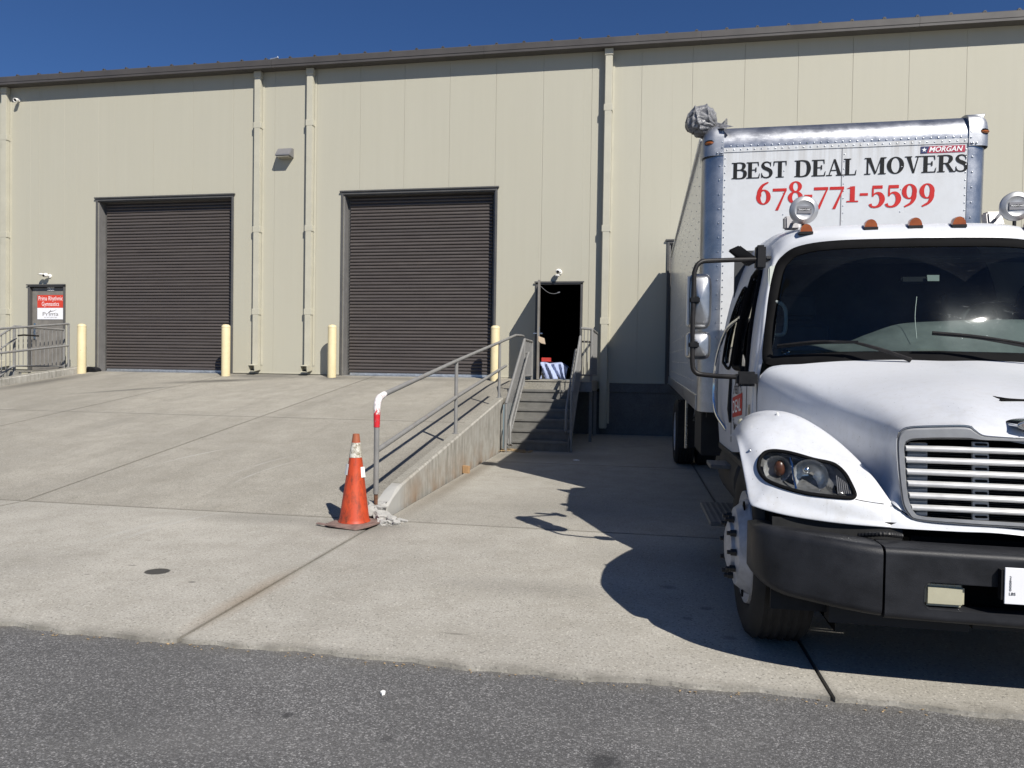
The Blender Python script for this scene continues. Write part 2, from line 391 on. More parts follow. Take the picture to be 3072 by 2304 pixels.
mat_wall(); mat_concrete('concrete_apron_slab', (.405, .383, .336), 'apron'); mat_concrete('concrete_ramp_slab', (.335, .314, .270), 'ramp'); mat_concrete('concrete_well_slab', (.365, .344, .300), 'well'); mat_concrete('concrete_kerb', (.31, .295, .255))
mat_concrete('concrete_foundation', (.13, .135, .14))
mat_asphalt(); mat_streaked(); mat_white_paint(); mat_box_panel(); mat_side_panel(); mat_alu(); mat_alu('cast_aluminium', (.42, .43, .45), .45)
mat_glass('windshield_glass', (.66, .74, .73), .015, 1.45, .8); mat_glass('side_glass', (.45, .52, .52), .02, 1.5, .5); mat_glass('lamp_lens', (.93, .94, .94), .05, 1.14, 0)
mat_tread(); mat_cone(); mat_bandsheet(); mat_tape(); mat_rail(); mat_bag(); mat_blanket(); mat_chunk()
simple('joint_filler', (.07, .062, .052), .95, var=.4, vs=20)
simple('brown_trim', (.070, .064, .060), .42, var=.1, vs=2, spec=.4)
simple('dark_frame', (.085, .083, .080), .45, var=.12, vs=4, spec=.4)
simple('jamb_grey', (.16, .155, .15), .5, var=.12, vs=4)
mat_slat()
simple('galvanised', (.52, .54, .56), .4, .8, var=.2, vs=12)
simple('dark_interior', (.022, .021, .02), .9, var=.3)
simple('roof_metal', (.10, .095, .09), .45, .3, var=.1)
simple('wall_trim', (.455, .435, .35), .5, var=.05, vs=3, bump=.15, bs=200, spec=.4)
mat_bollard()
simple('door_paint', (.185, .172, .152), .45, var=.2, vs=4, spec=.45)
simple('sign_red', (.60, .055, .03), .4, var=.05); simple('sign_white', (.80, .80, .82), .4, var=.03)
simple('print_black', (.008, .009, .010), .6, var=.2, spec=.2); simple('print_red', (.47, .022, .020), .5, var=.08, spec=.25)
simple('print_grey', (.16, .14, .13), .5, var=.1); simple('print_white', (.82, .82, .82), .4, var=.03); simple('print_navy', (.02, .03, .10), .4, var=.1)
simple('logo_red', (.36, .03, .06), .4, var=.1)
simple('plastic_white', (.78, .77, .73), .35, var=.05); simple('plastic_black', (.010, .010, .011), .5, var=.3, vs=12, spec=.25)
simple('bait_black', (.012, .013, .016), .4, var=.3)
simple('fixture_grey', (.22, .215, .22), .4, .3, var=.08); simple('lamp_glass', (.35, .33, .27), .2, var=.1)
simple('bumper_plastic', (.0165, .0172, .020), .48, var=.45, vs=6, bump=.25, bs=300, spec=.32)
simple('rubber', (.016, .016, .016), .8, var=.35, vs=14, spec=.3); simple('seal_rubber', (.007, .007, .0075), .75, var=.3, vs=10, spec=.06)
simple('black_void', (.006, .006, .006), .95, var=.2, spec=.1)
simple('chrome', (.62, .64, .66), .10, 1, var=.06, vs=8); simple('satin_chrome', (.50, .51, .52), .26, 1, var=.12, vs=9)
simple('grille_silver', (.60, .60, .595), .42, .15, var=.1, vs=20); simple('grille_frame_grey', (.34, .345, .35), .5, .3, var=.1, vs=14)
simple('amber_dark', (.075, .028, .014), .35, var=.3, vs=40); simple('satin_plate', (.42, .425, .43), .42, .55, var=.1, vs=12); simple('amber_lens', (.27, .07, .008), .18, var=.2, vs=20, coat=.6); simple('fog_lens', (.42, .40, .29), .2, var=.1, vs=10, coat=.5)
simple('steel_wheel_white', (.40, .40, .41), .45, var=.25, vs=14); simple('lug_black', (.02, .02, .02), .5, var=.3)
simple('mirror_steel', (.40, .405, .41), .36, 1, var=.10, vs=9); simple('lamp_chrome', (.62, .62, .61), .22, .6, var=.2, vs=30); simple('lamp_bucket', (.17, .17, .17), .35, .5, var=.35, vs=30); simple('tube_black', (.014, .0125, .012), .5, var=.5, vs=22, spec=.3)
simple('cab_trim', (.34, .37, .34), .6, var=.1); simple('dash_grey', (.13, .14, .135), .65, var=.2, vs=10); simple('seat_dark', (.05, .052, .055), .85, var=.3)
simple('cardboard', (.36, .22, .11), .85, var=.2, vs=12); simple('tag_card', (.50, .40, .29), .8, var=.1, vs=10)
simple('rust', (.12, .055, .03), .9, var=.5, vs=40); simple('paper_white', (.75, .74, .71), .8, var=.08, vs=20); simple('leaf_tan', (.34, .24, .13), .85, var=.5, vs=60)
simple('cone_base', (.20, .135, .115), .7, var=.4, vs=14, bump=.3, bs=80)
simple('red_box', (.45, .04, .03), .5, var=.2); simple('glow_white_cap', (.6, .58, .45), .3, var=.1)
simple('chassis_black', (.014, .014, .014), .7, var=.5, vs=8)

# ------------------------------------------------------------ mesh helpers
class B:
    def __init__(s): s.v = []; s.f = []
    def quad(s, *p):
        i = len(s.v); s.v += [Vector(q) for q in p]; s.f.append(tuple(range(i, i + len(p)))); return s
    def box(s, x0, x1, y0, y1, z0, z1):
        i = len(s.v)
        s.v += [Vector((x, y, z)) for z in (z0, z1) for y in (y0, y1) for x in (x0, x1)]
        for f in ((0, 2, 3, 1), (4, 5, 7, 6), (0, 1, 5, 4), (2, 6, 7, 3), (0, 4, 6, 2), (1, 3, 7, 5)): s.f.append(tuple(i + k for k in f))
        return s
    def prism(s, poly, d):
        "closed polygon (3D points) pushed along the vector d"
        i = len(s.v); n = len(poly); d = Vector(d)
        s.v += [Vector(p) for p in poly] + [Vector(p) + d for p in poly]
        s.f.append(tuple(range(i, i + n))[::-1]); s.f.append(tuple(range(i + n, i + 2*n)))
        for k in range(n): s.f.append((i + k, i + (k + 1) % n, i + n + (k + 1) % n, i + n + k))
        return s
    def tube(s, pts, r, n=10, closed=False, caps=True):
        pts = [Vector(p) for p in pts]; m = len(pts); i0 = len(s.v)
        rs = r if hasattr(r, '__len__') else [r]*m
        up_ = None
        for k, p in enumerate(pts):
            a = pts[k - 1] if (k or closed) else p; b = pts[(k + 1) % m] if (k < m - 1 or closed) else p
            t = (b - a).normalized()
            if up_ is None: up_ = Vector((0, 0, 1)) if abs(t.z) < .9 else Vector((1, 0, 0))
            up_ = (up_ - t*up_.dot(t)); up_ = up_.normalized() if up_.length > 1e-6 else t.orthogonal().normalized()
            w = t.cross(up_)
            # widen at bends so that the bore stays even
            sc = 1.0
            if 0 < k < m - 1 or closed:
                c = (p - a).normalized().dot((b - p).normalized()); sc = 1/max(.5, math.sqrt((1 + c)/2))
            for j in range(n):
                q = 2*math.pi*j/n
                s.v.append(p + (up_*math.cos(q) + w*math.sin(q))*rs[k]*(sc if sc < 1.3 else 1.3))
        for k in range(m if closed else m - 1):
            for j in range(n):
                a = i0 + k*n + j; b = i0 + k*n + (j + 1) % n; k2 = (k + 1) % m
                s.f.append((a, b, i0 + k2*n + (j + 1) % n, i0 + k2*n + j))
        if caps and not closed:
            s.f.append(tuple(i0 + j for j in range(n))[::-1]); s.f.append(tuple(i0 + (m - 1)*n + j for j in range(n)))
        return s
    def lathe(s, prof, o, ax=(0, 0, 1), n=24, caps=True):
        "profile of (radius, height) turned about the axis ax through o"
        ax = Vector(ax).normalized(); o = Vector(o); u = ax.orthogonal().normalized(); w = ax.cross(u); i0 = len(s.v)
        for r, h in prof:
            for j in range(n):
                q = 2*math.pi*j/n; s.v.append(o + ax*h + (u*math.cos(q) + w*math.sin(q))*max(r, 1e-5))
        for k in range(len(prof) - 1):
            for j in range(n):
                s.f.append((i0 + k*n + j, i0 + k*n + (j + 1) % n, i0 + (k + 1)*n + (j + 1) % n, i0 + (k + 1)*n + j))
        if caps:
            s.f.append(tuple(i0 + j for j in range(n))[::-1]); s.f.append(tuple(i0 + (len(prof) - 1)*n + j for j in range(n)))
        return s
    def grid(s, rows, keep=None):
        i0 = len(s.v); m = len(rows[0])
        for r in rows: s.v += [Vector(p) for p in r]
        for a in range(len(rows) - 1):
            for b in range(m - 1):
                f = (i0 + a*m + b, i0 + a*m + b + 1, i0 + (a + 1)*m + b + 1, i0 + (a + 1)*m + b)
                if keep is None or keep(sum((s.v[k] for k in f), Vector())/4): s.f.append(f)
        return s
    def ball(s, c, r, sc=(1, 1, 1), n=10, m=6):
        c = Vector(c); i0 = len(s.v)
        for a in range(m + 1):
            th = math.pi*a/m
            for j in range(n):
                ph = 2*math.pi*j/n
                s.v.append(c + Vector((r*sc[0]*math.sin(th)*math.cos(ph), r*sc[1]*math.sin(th)*math.sin(ph), r*sc[2]*math.cos(th))))
        for a in range(m):
            for j in range(n): s.f.append((i0 + a*n + j, i0 + a*n + (j + 1) % n, i0 + (a + 1)*n + (j + 1) % n, i0 + (a + 1)*n + j))
        return s
    def dome(s, c, r, nrm, n=6):
        c = Vector(c); nrm = Vector(nrm).normalized(); u = nrm.orthogonal().normalized(); w = nrm.cross(u); i0 = len(s.v)
        for rr, h in ((1, 0), (.75, .5)):
            for j in range(n):
                q = 2*math.pi*j/n; s.v.append(c + nrm*r*h + (u*math.cos(q) + w*math.sin(q))*r*rr)
        s.v.append(c + nrm*r*.75)
        for j in range(n):
            s.f.append((i0 + j, i0 + (j + 1) % n, i0 + n + (j + 1) % n, i0 + n + j)); s.f.append((i0 + n + j, i0 + n + (j + 1) % n, i0 + 2*n))
        return s
    def xf(s, fn): s.v = [fn(p) for p in s.v]; return s
    def mirror(s, cx):
        n = len(s.v); s.v += [Vector((2*cx - p.x, p.y, p.z)) for p in s.v]
        s.f += [tuple(n + k for k in f)[::-1] for f in s.f]; return s
    def mesh(s, name, bevel=0, seg=2, smooth=False, merge=0, angle=35):
        me = bpy.data.meshes.new(name); me.from_pydata([tuple(p) for p in s.v], [], s.f); me.update()
        bm = bmesh.new(); bm.from_mesh(me)
        if merge: bmesh.ops.remove_doubles(bm, verts=bm.verts, dist=merge)
        bmesh.ops.recalc_face_normals(bm, faces=bm.faces)
        if bevel: bmesh.ops.bevel(bm, geom=[e for e in bm.edges if len(e.link_faces) == 2 and e.calc_face_angle(0) > .5], offset=bevel, segments=seg, affect='EDGES', clamp_overlap=True)
        for f in bm.faces: f.smooth = bool(smooth) or bool(bevel)
        bm.to_mesh(me); bm.free()
        if smooth or bevel:
            lim = R(angle)
            try: me.set_sharp_from_angle(angle=lim)
            except Exception: pass
        return me

def link(name, me, mat, parent=None, kind=None):
    o = bpy.data.objects.new(name, me); COL.objects.link(o)
    if isinstance(me, bpy.types.Mesh) and not me.materials: me.materials.append(MATS[mat])
    if parent is not None:
        o.parent = parent
        if parent.type == 'EMPTY' and parent.get('_w'): o.matrix_parent_inverse = Matrix.Translation(-parent.location)
    if kind: o['kind'] = kind
    return o
def put(b, name, mat, parent=None, kind=None, **kw): return link(name, b.mesh(name, **kw), mat, parent, kind)
def tag(o, label, cat, group=None):
    o['label'] = label; o['category'] = cat
    if group: o['group'] = group
    return o
def thing(name, label, cat, loc=(0, 0, 0), group=None, world=True):
    "an Empty at the thing's base; with world=True its parts are given in world coordinates"
    e = bpy.data.objects.new(name, None); COL.objects.link(e); e.location = loc; e.empty_display_size = .2
    if world: e['_w'] = 1
    return tag(e, label, cat, group)
def struct(o): o['kind'] = 'structure'; return o
def cr(P, t):
    "Catmull-Rom through P, t in 0..1"
    n = len(P) - 1; x = min(max(t, 0), 1)*n; i = min(int(x), n - 1); f = x - i
    p1, p2 = P[i], P[i + 1]; p0 = P[i - 1] if i else p1*2 - p2; p3 = P[i + 2] if i + 2 <= n else p2*2 - p1
    return .5*((2*p1) + (p2 - p0)*f + (2*p0 - 5*p1 + 4*p2 - p3)*f*f + (3*p1 - p0 - 3*p2 + p3)*f*f*f)
def curve(P, n): P = [Vector(p) for p in P]; return [cr(P, k/(n - 1)) for k in range(n)]
def surf(rows, nu, nv):
    "smooth surface through a table of control points: nu samples across the columns, nv across the rows"
    rr = [curve(r, nu) for r in rows]; cols = [curve([r[j] for r in rr], nv) for j in range(nu)]
    return [[cols[j][i] for j in range(nu)] for i in range(nv)]
def text(b, s, size, o, ux, uy, bold=0, shear=0, width=None, thick=.0012, spacing=1, align='LEFT'):
    "lettering as thin real plates: origin o, reading direction ux, up uy"
    cu = bpy.data.curves.new('t', 'FONT'); cu.body = s; cu.size = 1; cu.offset = bold; cu.shear = shear; cu.space_character = spacing; cu.resolution_u = 3; cu.align_x = align
    ob = bpy.data.objects.new('t', cu); COL.objects.link(ob)
    me = bpy.data.meshes.new_from_object(ob.evaluated_get(bpy.context.evaluated_depsgraph_get()))
    o = Vector(o); ux = Vector(ux).normalized(); uy = Vector(uy).normalized(); nn = ux.cross(uy)
    xs = [v.co.x for v in me.vertices]; sx = size
    if width: sx = width/(max(xs) - min(xs)); o = o - ux*min(xs)*sx if align == 'LEFT' else o
    i0 = len(b.v); b.v += [o + ux*v.co.x*sx + uy*v.co.y*size + nn*thick for v in me.vertices]
    b.f += [tuple(i0 + k for k in p.vertices) for p in me.polygons]
    bpy.data.objects.remove(ob); bpy.data.curves.remove(cu); bpy.data.meshes.remove(me)
    return b

D = 15.674            # the warehouse wall stands in the plane y = D
RS, RY = .1251, 6.08  # ramp: slope and the y where it starts
def rz(y): return min(1.2, max(0.0, (y - RY)*RS))
DOCK = 1.2

# ------------------------------------------------------------ ground
b = B(); b.quad((-260, -200, -.022), (260, -200, -.022), (260, 3.45, -.022), (-260, 3.45, -.022))
b.quad((-260, 3.45, -.022), (-24, 3.45, -.022), (-24, 300, -.022), (-260, 300, -.022))
b.quad((24, 3.45, -.022), (260, 3.45, -.022), (260, 300, -.022), (24, 300, -.022))
b.quad((-24, 30, -.022), (24, 30, -.022), (24, 300, -.022), (-24, 300, -.022))
struct(put(b, 'asphalt_road', 'asphalt', merge=.001))
apron = struct(bpy.data.objects.new('concrete_apron', None)); COL.objects.link(apron); apron['_w'] = 1
fill = B(); fill.quad((-24, 3.19, -.028), (24, 3.19, -.028), (24, RY, -.028), (-24, RY, -.028))
fill.quad((-2.25, RY, -.028), (24, RY, -.028), (24, D + .4, -.028), (-2.25, D + .4, -.028))
fill.quad((-24, RY, -.028), (-13.4, RY, -.028), (-13.4, D + .4, -.028), (-24, D + .4, -.028))
fill.quad((-13.4, RY, -.028), (-2.385, RY, -.028), (-2.385, D + .35, rz(D + .35) - .028), (-13.4, D + .35, rz(D + .35) - .028))
put(fill, 'joint_filler', 'joint_filler', apron)
def slab(x0, x1, y0, y1, z=lambda y: 0.0, wob=0, mt='concrete_well_slab'):
    g = .010; bb = B(); nx = max(2, int((x1 - x0)/.4)); ny = max(2, int((y1 - y0)/.4))
    x0 += g; x1 -= g; y0 += g; y1 -= g
    def edge(x, y):   # the front edge beside the asphalt is a little ragged
        return y + (.014*math.sin(x*3.1) + .010*math.sin(x*11.7 + 1) + .007*math.sin(x*37 + 2*math.sin(x*5)) + .004*math.sin(x*91)*math.sin(x*17) if wob and abs(y - y0) < 1e-6 else 0)
    if wob: nx = int((x1 - x0)/.06)
    xs = [x0 + (x1 - x0)*i/nx for i in range(nx + 1)]; ys = [y0 + (y1 - y0)*i/ny for i in range(ny + 1)]
    bb.grid([[Vector((x, edge(x, y), z(y))) for x in xs] for y in ys])
    c = .004
    rim = [(x, ys[0]) for x in xs] + [(x1, y) for y in ys[1:]] + [(x, y1) for x in xs[::-1][1:]] + [(x0, y) for y in ys[::-1][1:-1]]
    top = [Vector((x, edge(x, y), z(y))) for x, y in rim]; bot = [Vector((x, edge(x, y), z(y) - .1)) for x, y in rim]
    bb.grid([top + top[:1], bot + bot[:1]])
    put(bb, 'slab', mt, apron, merge=.0005, smooth=True, angle=40)
XS = [-24, -20.6, -17.0, -13.45, -9.55, -5.97, -2.235, .845, 3.95, 7.1, 10.2, 14, 19, 24]
for a, c in zip(XS, XS[1:]): slab(a, c, 3.185, 6.08, wob=1, mt='concrete_apron_slab')
for a, c in zip(XS, XS[1:]):
    if a >= -2.3 or c <= -13.4:
        slab(a, c, 6.08, 10.42); slab(a, c, 10.42, D + .02)
for a, c in ((-13.36, -9.55), (-9.55, -5.97), (-5.97, -2.39)):
    slab(a, c, 6.08, 10.55, rz, mt='concrete_ramp_slab'); slab(a, c, 10.55, D + .32, rz, mt='concrete_ramp_slab')

# kerb walls on both sides of the ramp
def kerb(name, x0, x1, y0, y1, label, ragged=False):
    w = thing(name, label, 'kerb wall', ((x0 + x1)/2, y0, 0))
    ny = 40; ys = [y0 + (y1 - y0)*i/ny for i in range(ny + 1)]
    def top(y): return rz(y) + .156
    c = .018
    side = B()
    rows = []
    for i, y in enumerate(ys):
        t = top(y)
        j = [0]*8
        yy = y
        if ragged and i == 0: j = [random.uniform(-.03, .07) for _ in range(8)]
        P = [(x0, 0), (x0, t - c), (x0 + c, t), (x1 - c, t), (x1, t - c), (x1, (t - c)*.5), (x1, 0)]
        if ragged and i < 3: P = [(px, pz*(.55 + .2*i + random.uniform(-.05, .05)) if pz > .02 else pz) for px, pz in P]
        rows.append([Vector((px, yy + j[k], pz - .02 if pz == 0 else pz)) for k, (px, pz) in enumerate(P)])
    side.grid(rows); side.f.append(tuple(range(7))[::-1]); n = len(side.v); side.f.append(tuple(range(n - 7, n)))
    put(side, 'wall', 'stained_concrete_wall', w, smooth=True, angle=30)
    cap = B(); cr_ = []
    for y in ys[3 if ragged else 0:]:
        t = top(y) + .003
        cr_.append([Vector((x0 + c, y, t)), Vector((x0 + (x1 - x0)*.33, y, t + .001)), Vector((x0 + (x1 - x0)*.66, y, t + .001)), Vector((x1 - c, y, t))])
    cap.grid(cr_); put(cap, 'coping', 'concrete_kerb', w, smooth=True)
    return w
kerb('kerb_wall', -2.395, -2.262, 6.28, 12.0, 'stained concrete kerb wall beside the stairs, rising with the ramp, its near end broken', True)
kerb('kerb_wall', -13.56, -13.36, 6.1, 15.5, 'concrete kerb wall along the ramp in front of the door with the red sign')

# ------------------------------------------------------------ warehouse
wh = thing('warehouse', 'long beige metal panel warehouse with brown eaves and roll-up doors', 'warehouse', (-2, D, 0))
OPEN = [(-13.27, -9.64, 1.18, 5.42), (-6.80, -3.20, 1.18, 5.40), (-15.22, -14.24, 1.18, 3.30), (-2.205, -1.255, 1.17, 3.285), (.64, 4.24, 1.12, 4.15)]
EAVE = 8.25
def cut(x0, x1, z0, z1):
    "the panel's rectangle minus the door openings"
    R_ = [(x0, x1, z0, z1)]
    for (a, c, e, f) in OPEN:
        N_ = []
        for (p, q, r, s) in R_:
            if c <= p or a >= q or f <= r or e >= s: N_.append((p, q, r, s)); continue
            if a > p: N_.append((p, a, r, s))
            if c < q: N_.append((c, q, r, s))
            lo, hi = max(a, p), min(c, q)
            if f < s: N_.append((lo, hi, f, s))
            if e > r: N_.append((lo, hi, r, e))
        R_ = N_
    return R_
PW = 1.0668; P0 = -14.9516
for k in range(-9, 37):
    x0 = P0 + PW*k + .0018; x1 = P0 + PW*(k + 1) - .0018
    zb = 1.205 if x1 < -2.3 else 1.13
    bb = B()
    for (p, q, r, s) in cut(x0, x1, zb, EAVE + .15):
        if q - p > .001: bb.box(p, q, D, D + .06, r, s)
    put(bb, 'wall_panel', 'wall_paint', wh, bevel=.0015, seg=1)
bk_ = B(); bk_.box(-24.5, 23.4, D + .065, D + .075, 8.3, 8.45)
for (p, q, r, s) in cut(-24.5, 23.4, 1.0, 8.5): bk_.box(p, q, D + .062, D + .09, r, s)
put(bk_, 'sheathing', 'wall_trim', wh)
# shell: floor, back, ends and roof keep the inside dark
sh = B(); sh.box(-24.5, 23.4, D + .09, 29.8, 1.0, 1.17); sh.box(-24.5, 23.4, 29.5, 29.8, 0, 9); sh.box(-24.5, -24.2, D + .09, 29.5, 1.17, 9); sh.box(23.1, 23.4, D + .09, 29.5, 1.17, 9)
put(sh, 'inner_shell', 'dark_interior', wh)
rf = B(); rf.prism([(-24.7, D - .25, 8.45), (-24.7, 30.0, 9.3), (-24.7, 30.0, 9.38), (-24.7, D - .25, 8.51)], (48.3, 0, 0)); put(rf, 'roof', 'roof_metal', wh)
fd = B(); fd.box(-2.26, 23.4, D + .012, D + .3, -.05, .92); put(fd, 'foundation', 'concrete_foundation', wh)
fd = B(); fd.box(-.60, 23.4, D - .012, D + .3, .925, 1.126); put(fd, 'sill_beam', 'concrete_foundation', wh, bevel=.006, seg=1)
fl = B(); fl.prism([(-.6, D - .03, 1.128), (-.6, D - .03, 1.134), (-.6, D + .02, 1.15), (-.6, D + .02, 1.128)], (24, 0, 0)); put(fl, 'drip_flashing', 'wall_trim', wh)
# eave gutter: lengths of moulded brown metal with lapped seams
GP = [(D - .01, 8.338), (D - .262, 8.322), (D - .275, 8.324), (D - .275, 8.374), (D - .282, 8.382), (D - .282, 8.50), (D - .272, 8.516), (D - .01, 8.516)]
xs = [-24.6, -19.5, -14.45, -12.55 + .05, -8.5, -3.45, 1.2, 5.4, 8.55, 13.6, 18.6, 23.5]
for i, (a, c) in enumerate(zip(xs, xs[1:])):
    o = .002 if i % 2 else 0
    g = B(); g.prism([(a, y - (o if y < D - .1 else 0), z) for y, z in GP], (c - a - .004, 0, 0)); put(g, 'gutter', 'brown_trim', wh)
ln = B(); ln.box(-24.6, 23.5, D - .279, D - .27, 8.373, 8.380); put(ln, 'gutter_lip', 'plastic_black', wh)
clip = B(); clip.box(-.035, .035, -.03, .03, 0, .035); clip.box(-.022, .022, -.03, .25, .0, .05)
cm = clip.mesh('roof_clip', bevel=.004, seg=1); cm.materials.append(MATS['brown_trim'])
x = -23.9
while x < 23.3:
    o = link('roof_clip', cm, None, wh); o.location = Vector((x, D - .23, 8.514)); x += .6096
fit = B(); fit.tube([(-8.55, D - .24, 8.53), (-8.35, D - .24, 8.555)], .02, 6); fit.tube([(-8.42, D - .16, 8.53), (-8.36, D - .24, 8.57)], .015, 6); put(fit, 'roof_flashing_scrap', 'galvanised', wh)

# downspouts
def downspout(x, zb, kick):
    w, d = .16, (.115 if kick else .16)
    g = B(); g.box(x, x + w, D - d - .008, D - .008, zb, 8.332)
    o = put(g, 'downspout', 'wall_trim', wh, bevel=.012, seg=2)
    hd = B(); hd.box(x - .012, x + w + .012, D - d - .022, D - .002, 8.18, 8.33); put(hd, 'outlet_head', 'wall_trim', o, bevel=.01, seg=1)
    zs = (4.55, 7.0, 2.6) if kick else (4.4, 7.0, 2.4)
    for z in zs:
        sb = B(); sb.box(x - .014, x + w + .014, D - d - .012, D - .0005, z, z + .14)
        put(sb, 'strap', 'wall_trim', o, bevel=.004, seg=1)
    st = B(); st.box(x + w + .002, x + w + .05, D - .012, D - .0015, zb + .1, 8.17); put(st, 'backing_strip', 'wall_trim', o)
    if kick:
        e = B(); t = .006
        yf = D - .30; z0, z1 = zb - .05, zb + .105
        P = [(x, D - .01, zb - .01), (x, D - d - .01, zb + .11), (x, yf, zb + .085), (x, yf + .02, zb - .05)]
        # open ended elbow made of four thin walls
        for (xa, xb) in ((x - .003, x + t), (x + w - t, x + w + .003)): e.prism([(xa, p[1], p[2]) for p in P], (xb - xa, 0, 0))
        e.prism([(x, P[1][1], P[1][2]), (x, P[2][1], P[2][2]), (x, P[2][1], P[2][2] + t), (x, P[1][1], P[1][2] + t)], (w, 0, 0))
        e.prism([(x, P[0][1], P[0][2]), (x, P[3][1], P[3][2]), (x, P[3][1], P[3][2] - t), (x, P[0][1], P[0][2] - t)], (w, 0, 0))
        put(e, 'outlet_elbow', 'wall_trim', o)
downspout(-15.97, 1.31, True); downspout(-9.02, 1.31, True); downspout(-7.70, 1.31, True); downspout(-.80, .14, False); downspout(13.2, .14, False)

# roll-up doors
SLH, SLD = .0762, .024
def slat_mesh(L):
    g = B(); pr = []
    for k in range(7):
        t = k/6; pr.append((-SLD*math.sin(math.pi*(t**.75))**.8, t*SLH*.90))
    pr += [(.001, SLH*.97), (.006, SLH*.985), (.006, .0)]
    g.prism([(0, y, z) for y, z in pr], (L, 0, 0)); m = g.mesh('slat', smooth=True, angle=50); m.materials.append(MATS['slat_brown']); return m
def rollup(x0, x1, z0, z1, zf):
    door = link('roll_up_door', None, None, wh) if False else None
    bar = B(); bar.box(x0 + .12, x1 - .12, D + .165, D + .205, zf, zf + .055); bar.box(x0 + .12, x1 - .12, D + .15, D + .205, zf, zf + .012)
    door = put(bar, 'roll_up_door', 'galvanised', wh, bevel=.003, seg=1)
    sm = slat_mesh(x1 - x0 - .2); n = int((z1 + .1 - zf - .055)/SLH)
    for k in range(n):
        o = link('slat', sm, None, door); o.location = (x0 + .10 + random.uniform(-.004, .004), D + .19 + random.uniform(-.0025, .0025), zf + .056 + k*SLH); o.rotation_euler = (random.uniform(-.02, .02), 0, random.uniform(-.0006, .0006))
    # frame: reveals, guides and head trim
    for s_, nm in ((0, 'guide'), (1, 'guide')):
        xa = x0 if s_ == 0 else x1 - .025
        g = B(); g.box(xa, xa + .025, D + .002, D + .24, z0, z1); put(g, 'jamb', 'jamb_grey', door, bevel=.003, seg=1)
        xg = x0 + .025 if s_ == 0 else x1 - .125
        g = B(); g.box(xg, xg + .1, D + .215, D + .245, z0, z1); put(g, nm, 'dark_frame', door)
        xt = x0 - .052 if s_ == 0 else x1 + .002
        g = B(); g.box(xt, xt + .05, D - .032, D + .002, z0, z1 + .05); put(g, 'side_trim', 'dark_frame', door, bevel=.004, seg=1)
    g = B(); g.box(x0 - .085, x1 + .085, D - .055, D - .002, z1 + .052, z1 + .085); put(g, 'head_trim', 'dark_frame', door, bevel=.004, seg=1)
    g = B(); g.box(x0 - .052, x1 + .052, D - .03, D + .002, z1, z1 + .05); put(g, 'head_trim', 'dark_frame', door)
    g = B(); g.box(x0 + .026, x1 - .026, D + .002, D + .24, z1 - .02, z1 - .001); put(g, 'head_reveal', 'dark_frame', door)
    return door
rollup(-13.27, -9.64, 1.18, 5.42, 1.205); rollup(-6.80, -3.20, 1.18, 5.40, 1.205); rollup(.64, 4.24, 1.12, 4.15, 1.15)
for a, c in ((-13.2, -9.7), (-6.73, -3.27)): put(B().box(a, c, D, D + .3, 1.17, 1.20), 'door_threshold', 'galvanised', wh)
# base trim at the foot of the panels
for a, c in ((-24.5, -15.3), (-14.17, -13.33), (-9.57, -6.87), (-3.13, -2.3)): put(B().box(a, c, D - .008, D + .002, 1.21, 1.245), 'base_trim', 'wall_trim', wh)

def door_frame(x0, x1, z0, z1, owner):
    for xa in (x0 - .05, x1 - .002):
        g = B(); g.box(xa, xa + .052, D - .03, D + .13, z0, z1 + .05); put(g, 'door_frame', 'dark_frame', owner, bevel=.004, seg=1)
    g = B(); g.box(x0 - .05, x1 + .05, D - .03, D + .13, z1, z1 + .052); put(g, 'door_frame', 'dark_frame', owner, bevel=.004, seg=1)
    g = B(); g.box(x0 - .075, x1 + .075, D - .05, D - .031, z1 + .035, z1 + .065); put(g, 'head_trim', 'dark_frame', owner)
# closed door on the left
g = B(); g.box(-15.21, -14.25, D + .055, D + .10, 1.19, 3.29); d1 = put(g, 'entry_door', 'door_paint', wh, bevel=.003, seg=1)
door_frame(-15.22, -14.24, 1.18, 3.30, d1)
g = B(); g.box(-15.16, -15.09, D + .03, D + .056, 1.98, 2.28); put(g, 'lock_plate', 'satin_chrome', d1, bevel=.006)
g = B(); g.tube([(-15.125, D + .05, 2.22), (-15.125, D - .01, 2.22)], .012, 8); g.tube([(-15.125, D - .01, 2.22), (-15.01, D - .012, 2.215)], .012, 8); put(g, 'lever_handle', 'chrome', d1, smooth=True)
g = B(); g.lathe([(.03, 0), (.03, .02), (.022, .03)], (-15.12, D + .055, 2.36), (0, -1, 0), 14); put(g, 'deadbolt', 'chrome', d1, smooth=True)
g = B(); g.box(-15.0, -14.3, D + .050, D + .0555, 1.24, 1.55); put(g, 'kick_plate', 'door_paint', d1)
# open door: leaf swung out square to the wall
hx, hy = -2.19, D - .01; fx, fy = -2.085, 14.80
lv = Vector((fx - hx, fy - hy, 0)); ln_ = lv.length; lv.normalize(); nv = Vector((-lv.y, lv.x, 0))    # nv points +x
def leaf(u, n, z): p = Vector((hx, hy, 0)) + lv*u + nv*n; p.z = z; return p
g = B(); g.prism([leaf(0, 0, 1.19), leaf(ln_, 0, 1.19), leaf(ln_, .045, 1.19), leaf(0, .045, 1.19)], (0, 0, 2.09)); d2 = put(g, 'entry_door', 'door_paint', wh, bevel=.003, seg=1); d2['label'] = 'grey metal door leaf swung open beside the stairs'
door_frame(-2.205, -1.255, 1.17, 3.285, d2)
g = B(); g.tube([leaf(ln_ - .08, .04, 2.16), leaf(ln_ - .08, .10, 2.16), leaf(ln_ - .2, .11, 2.16)], .011, 8); g.tube([leaf(ln_ - .08, 0, 2.16), leaf(ln_ - .08, -.07, 2.16), leaf(ln_ - .2, -.075, 2.16)], .011, 8); put(g, 'lever_handle', 'chrome', d2, smooth=True)
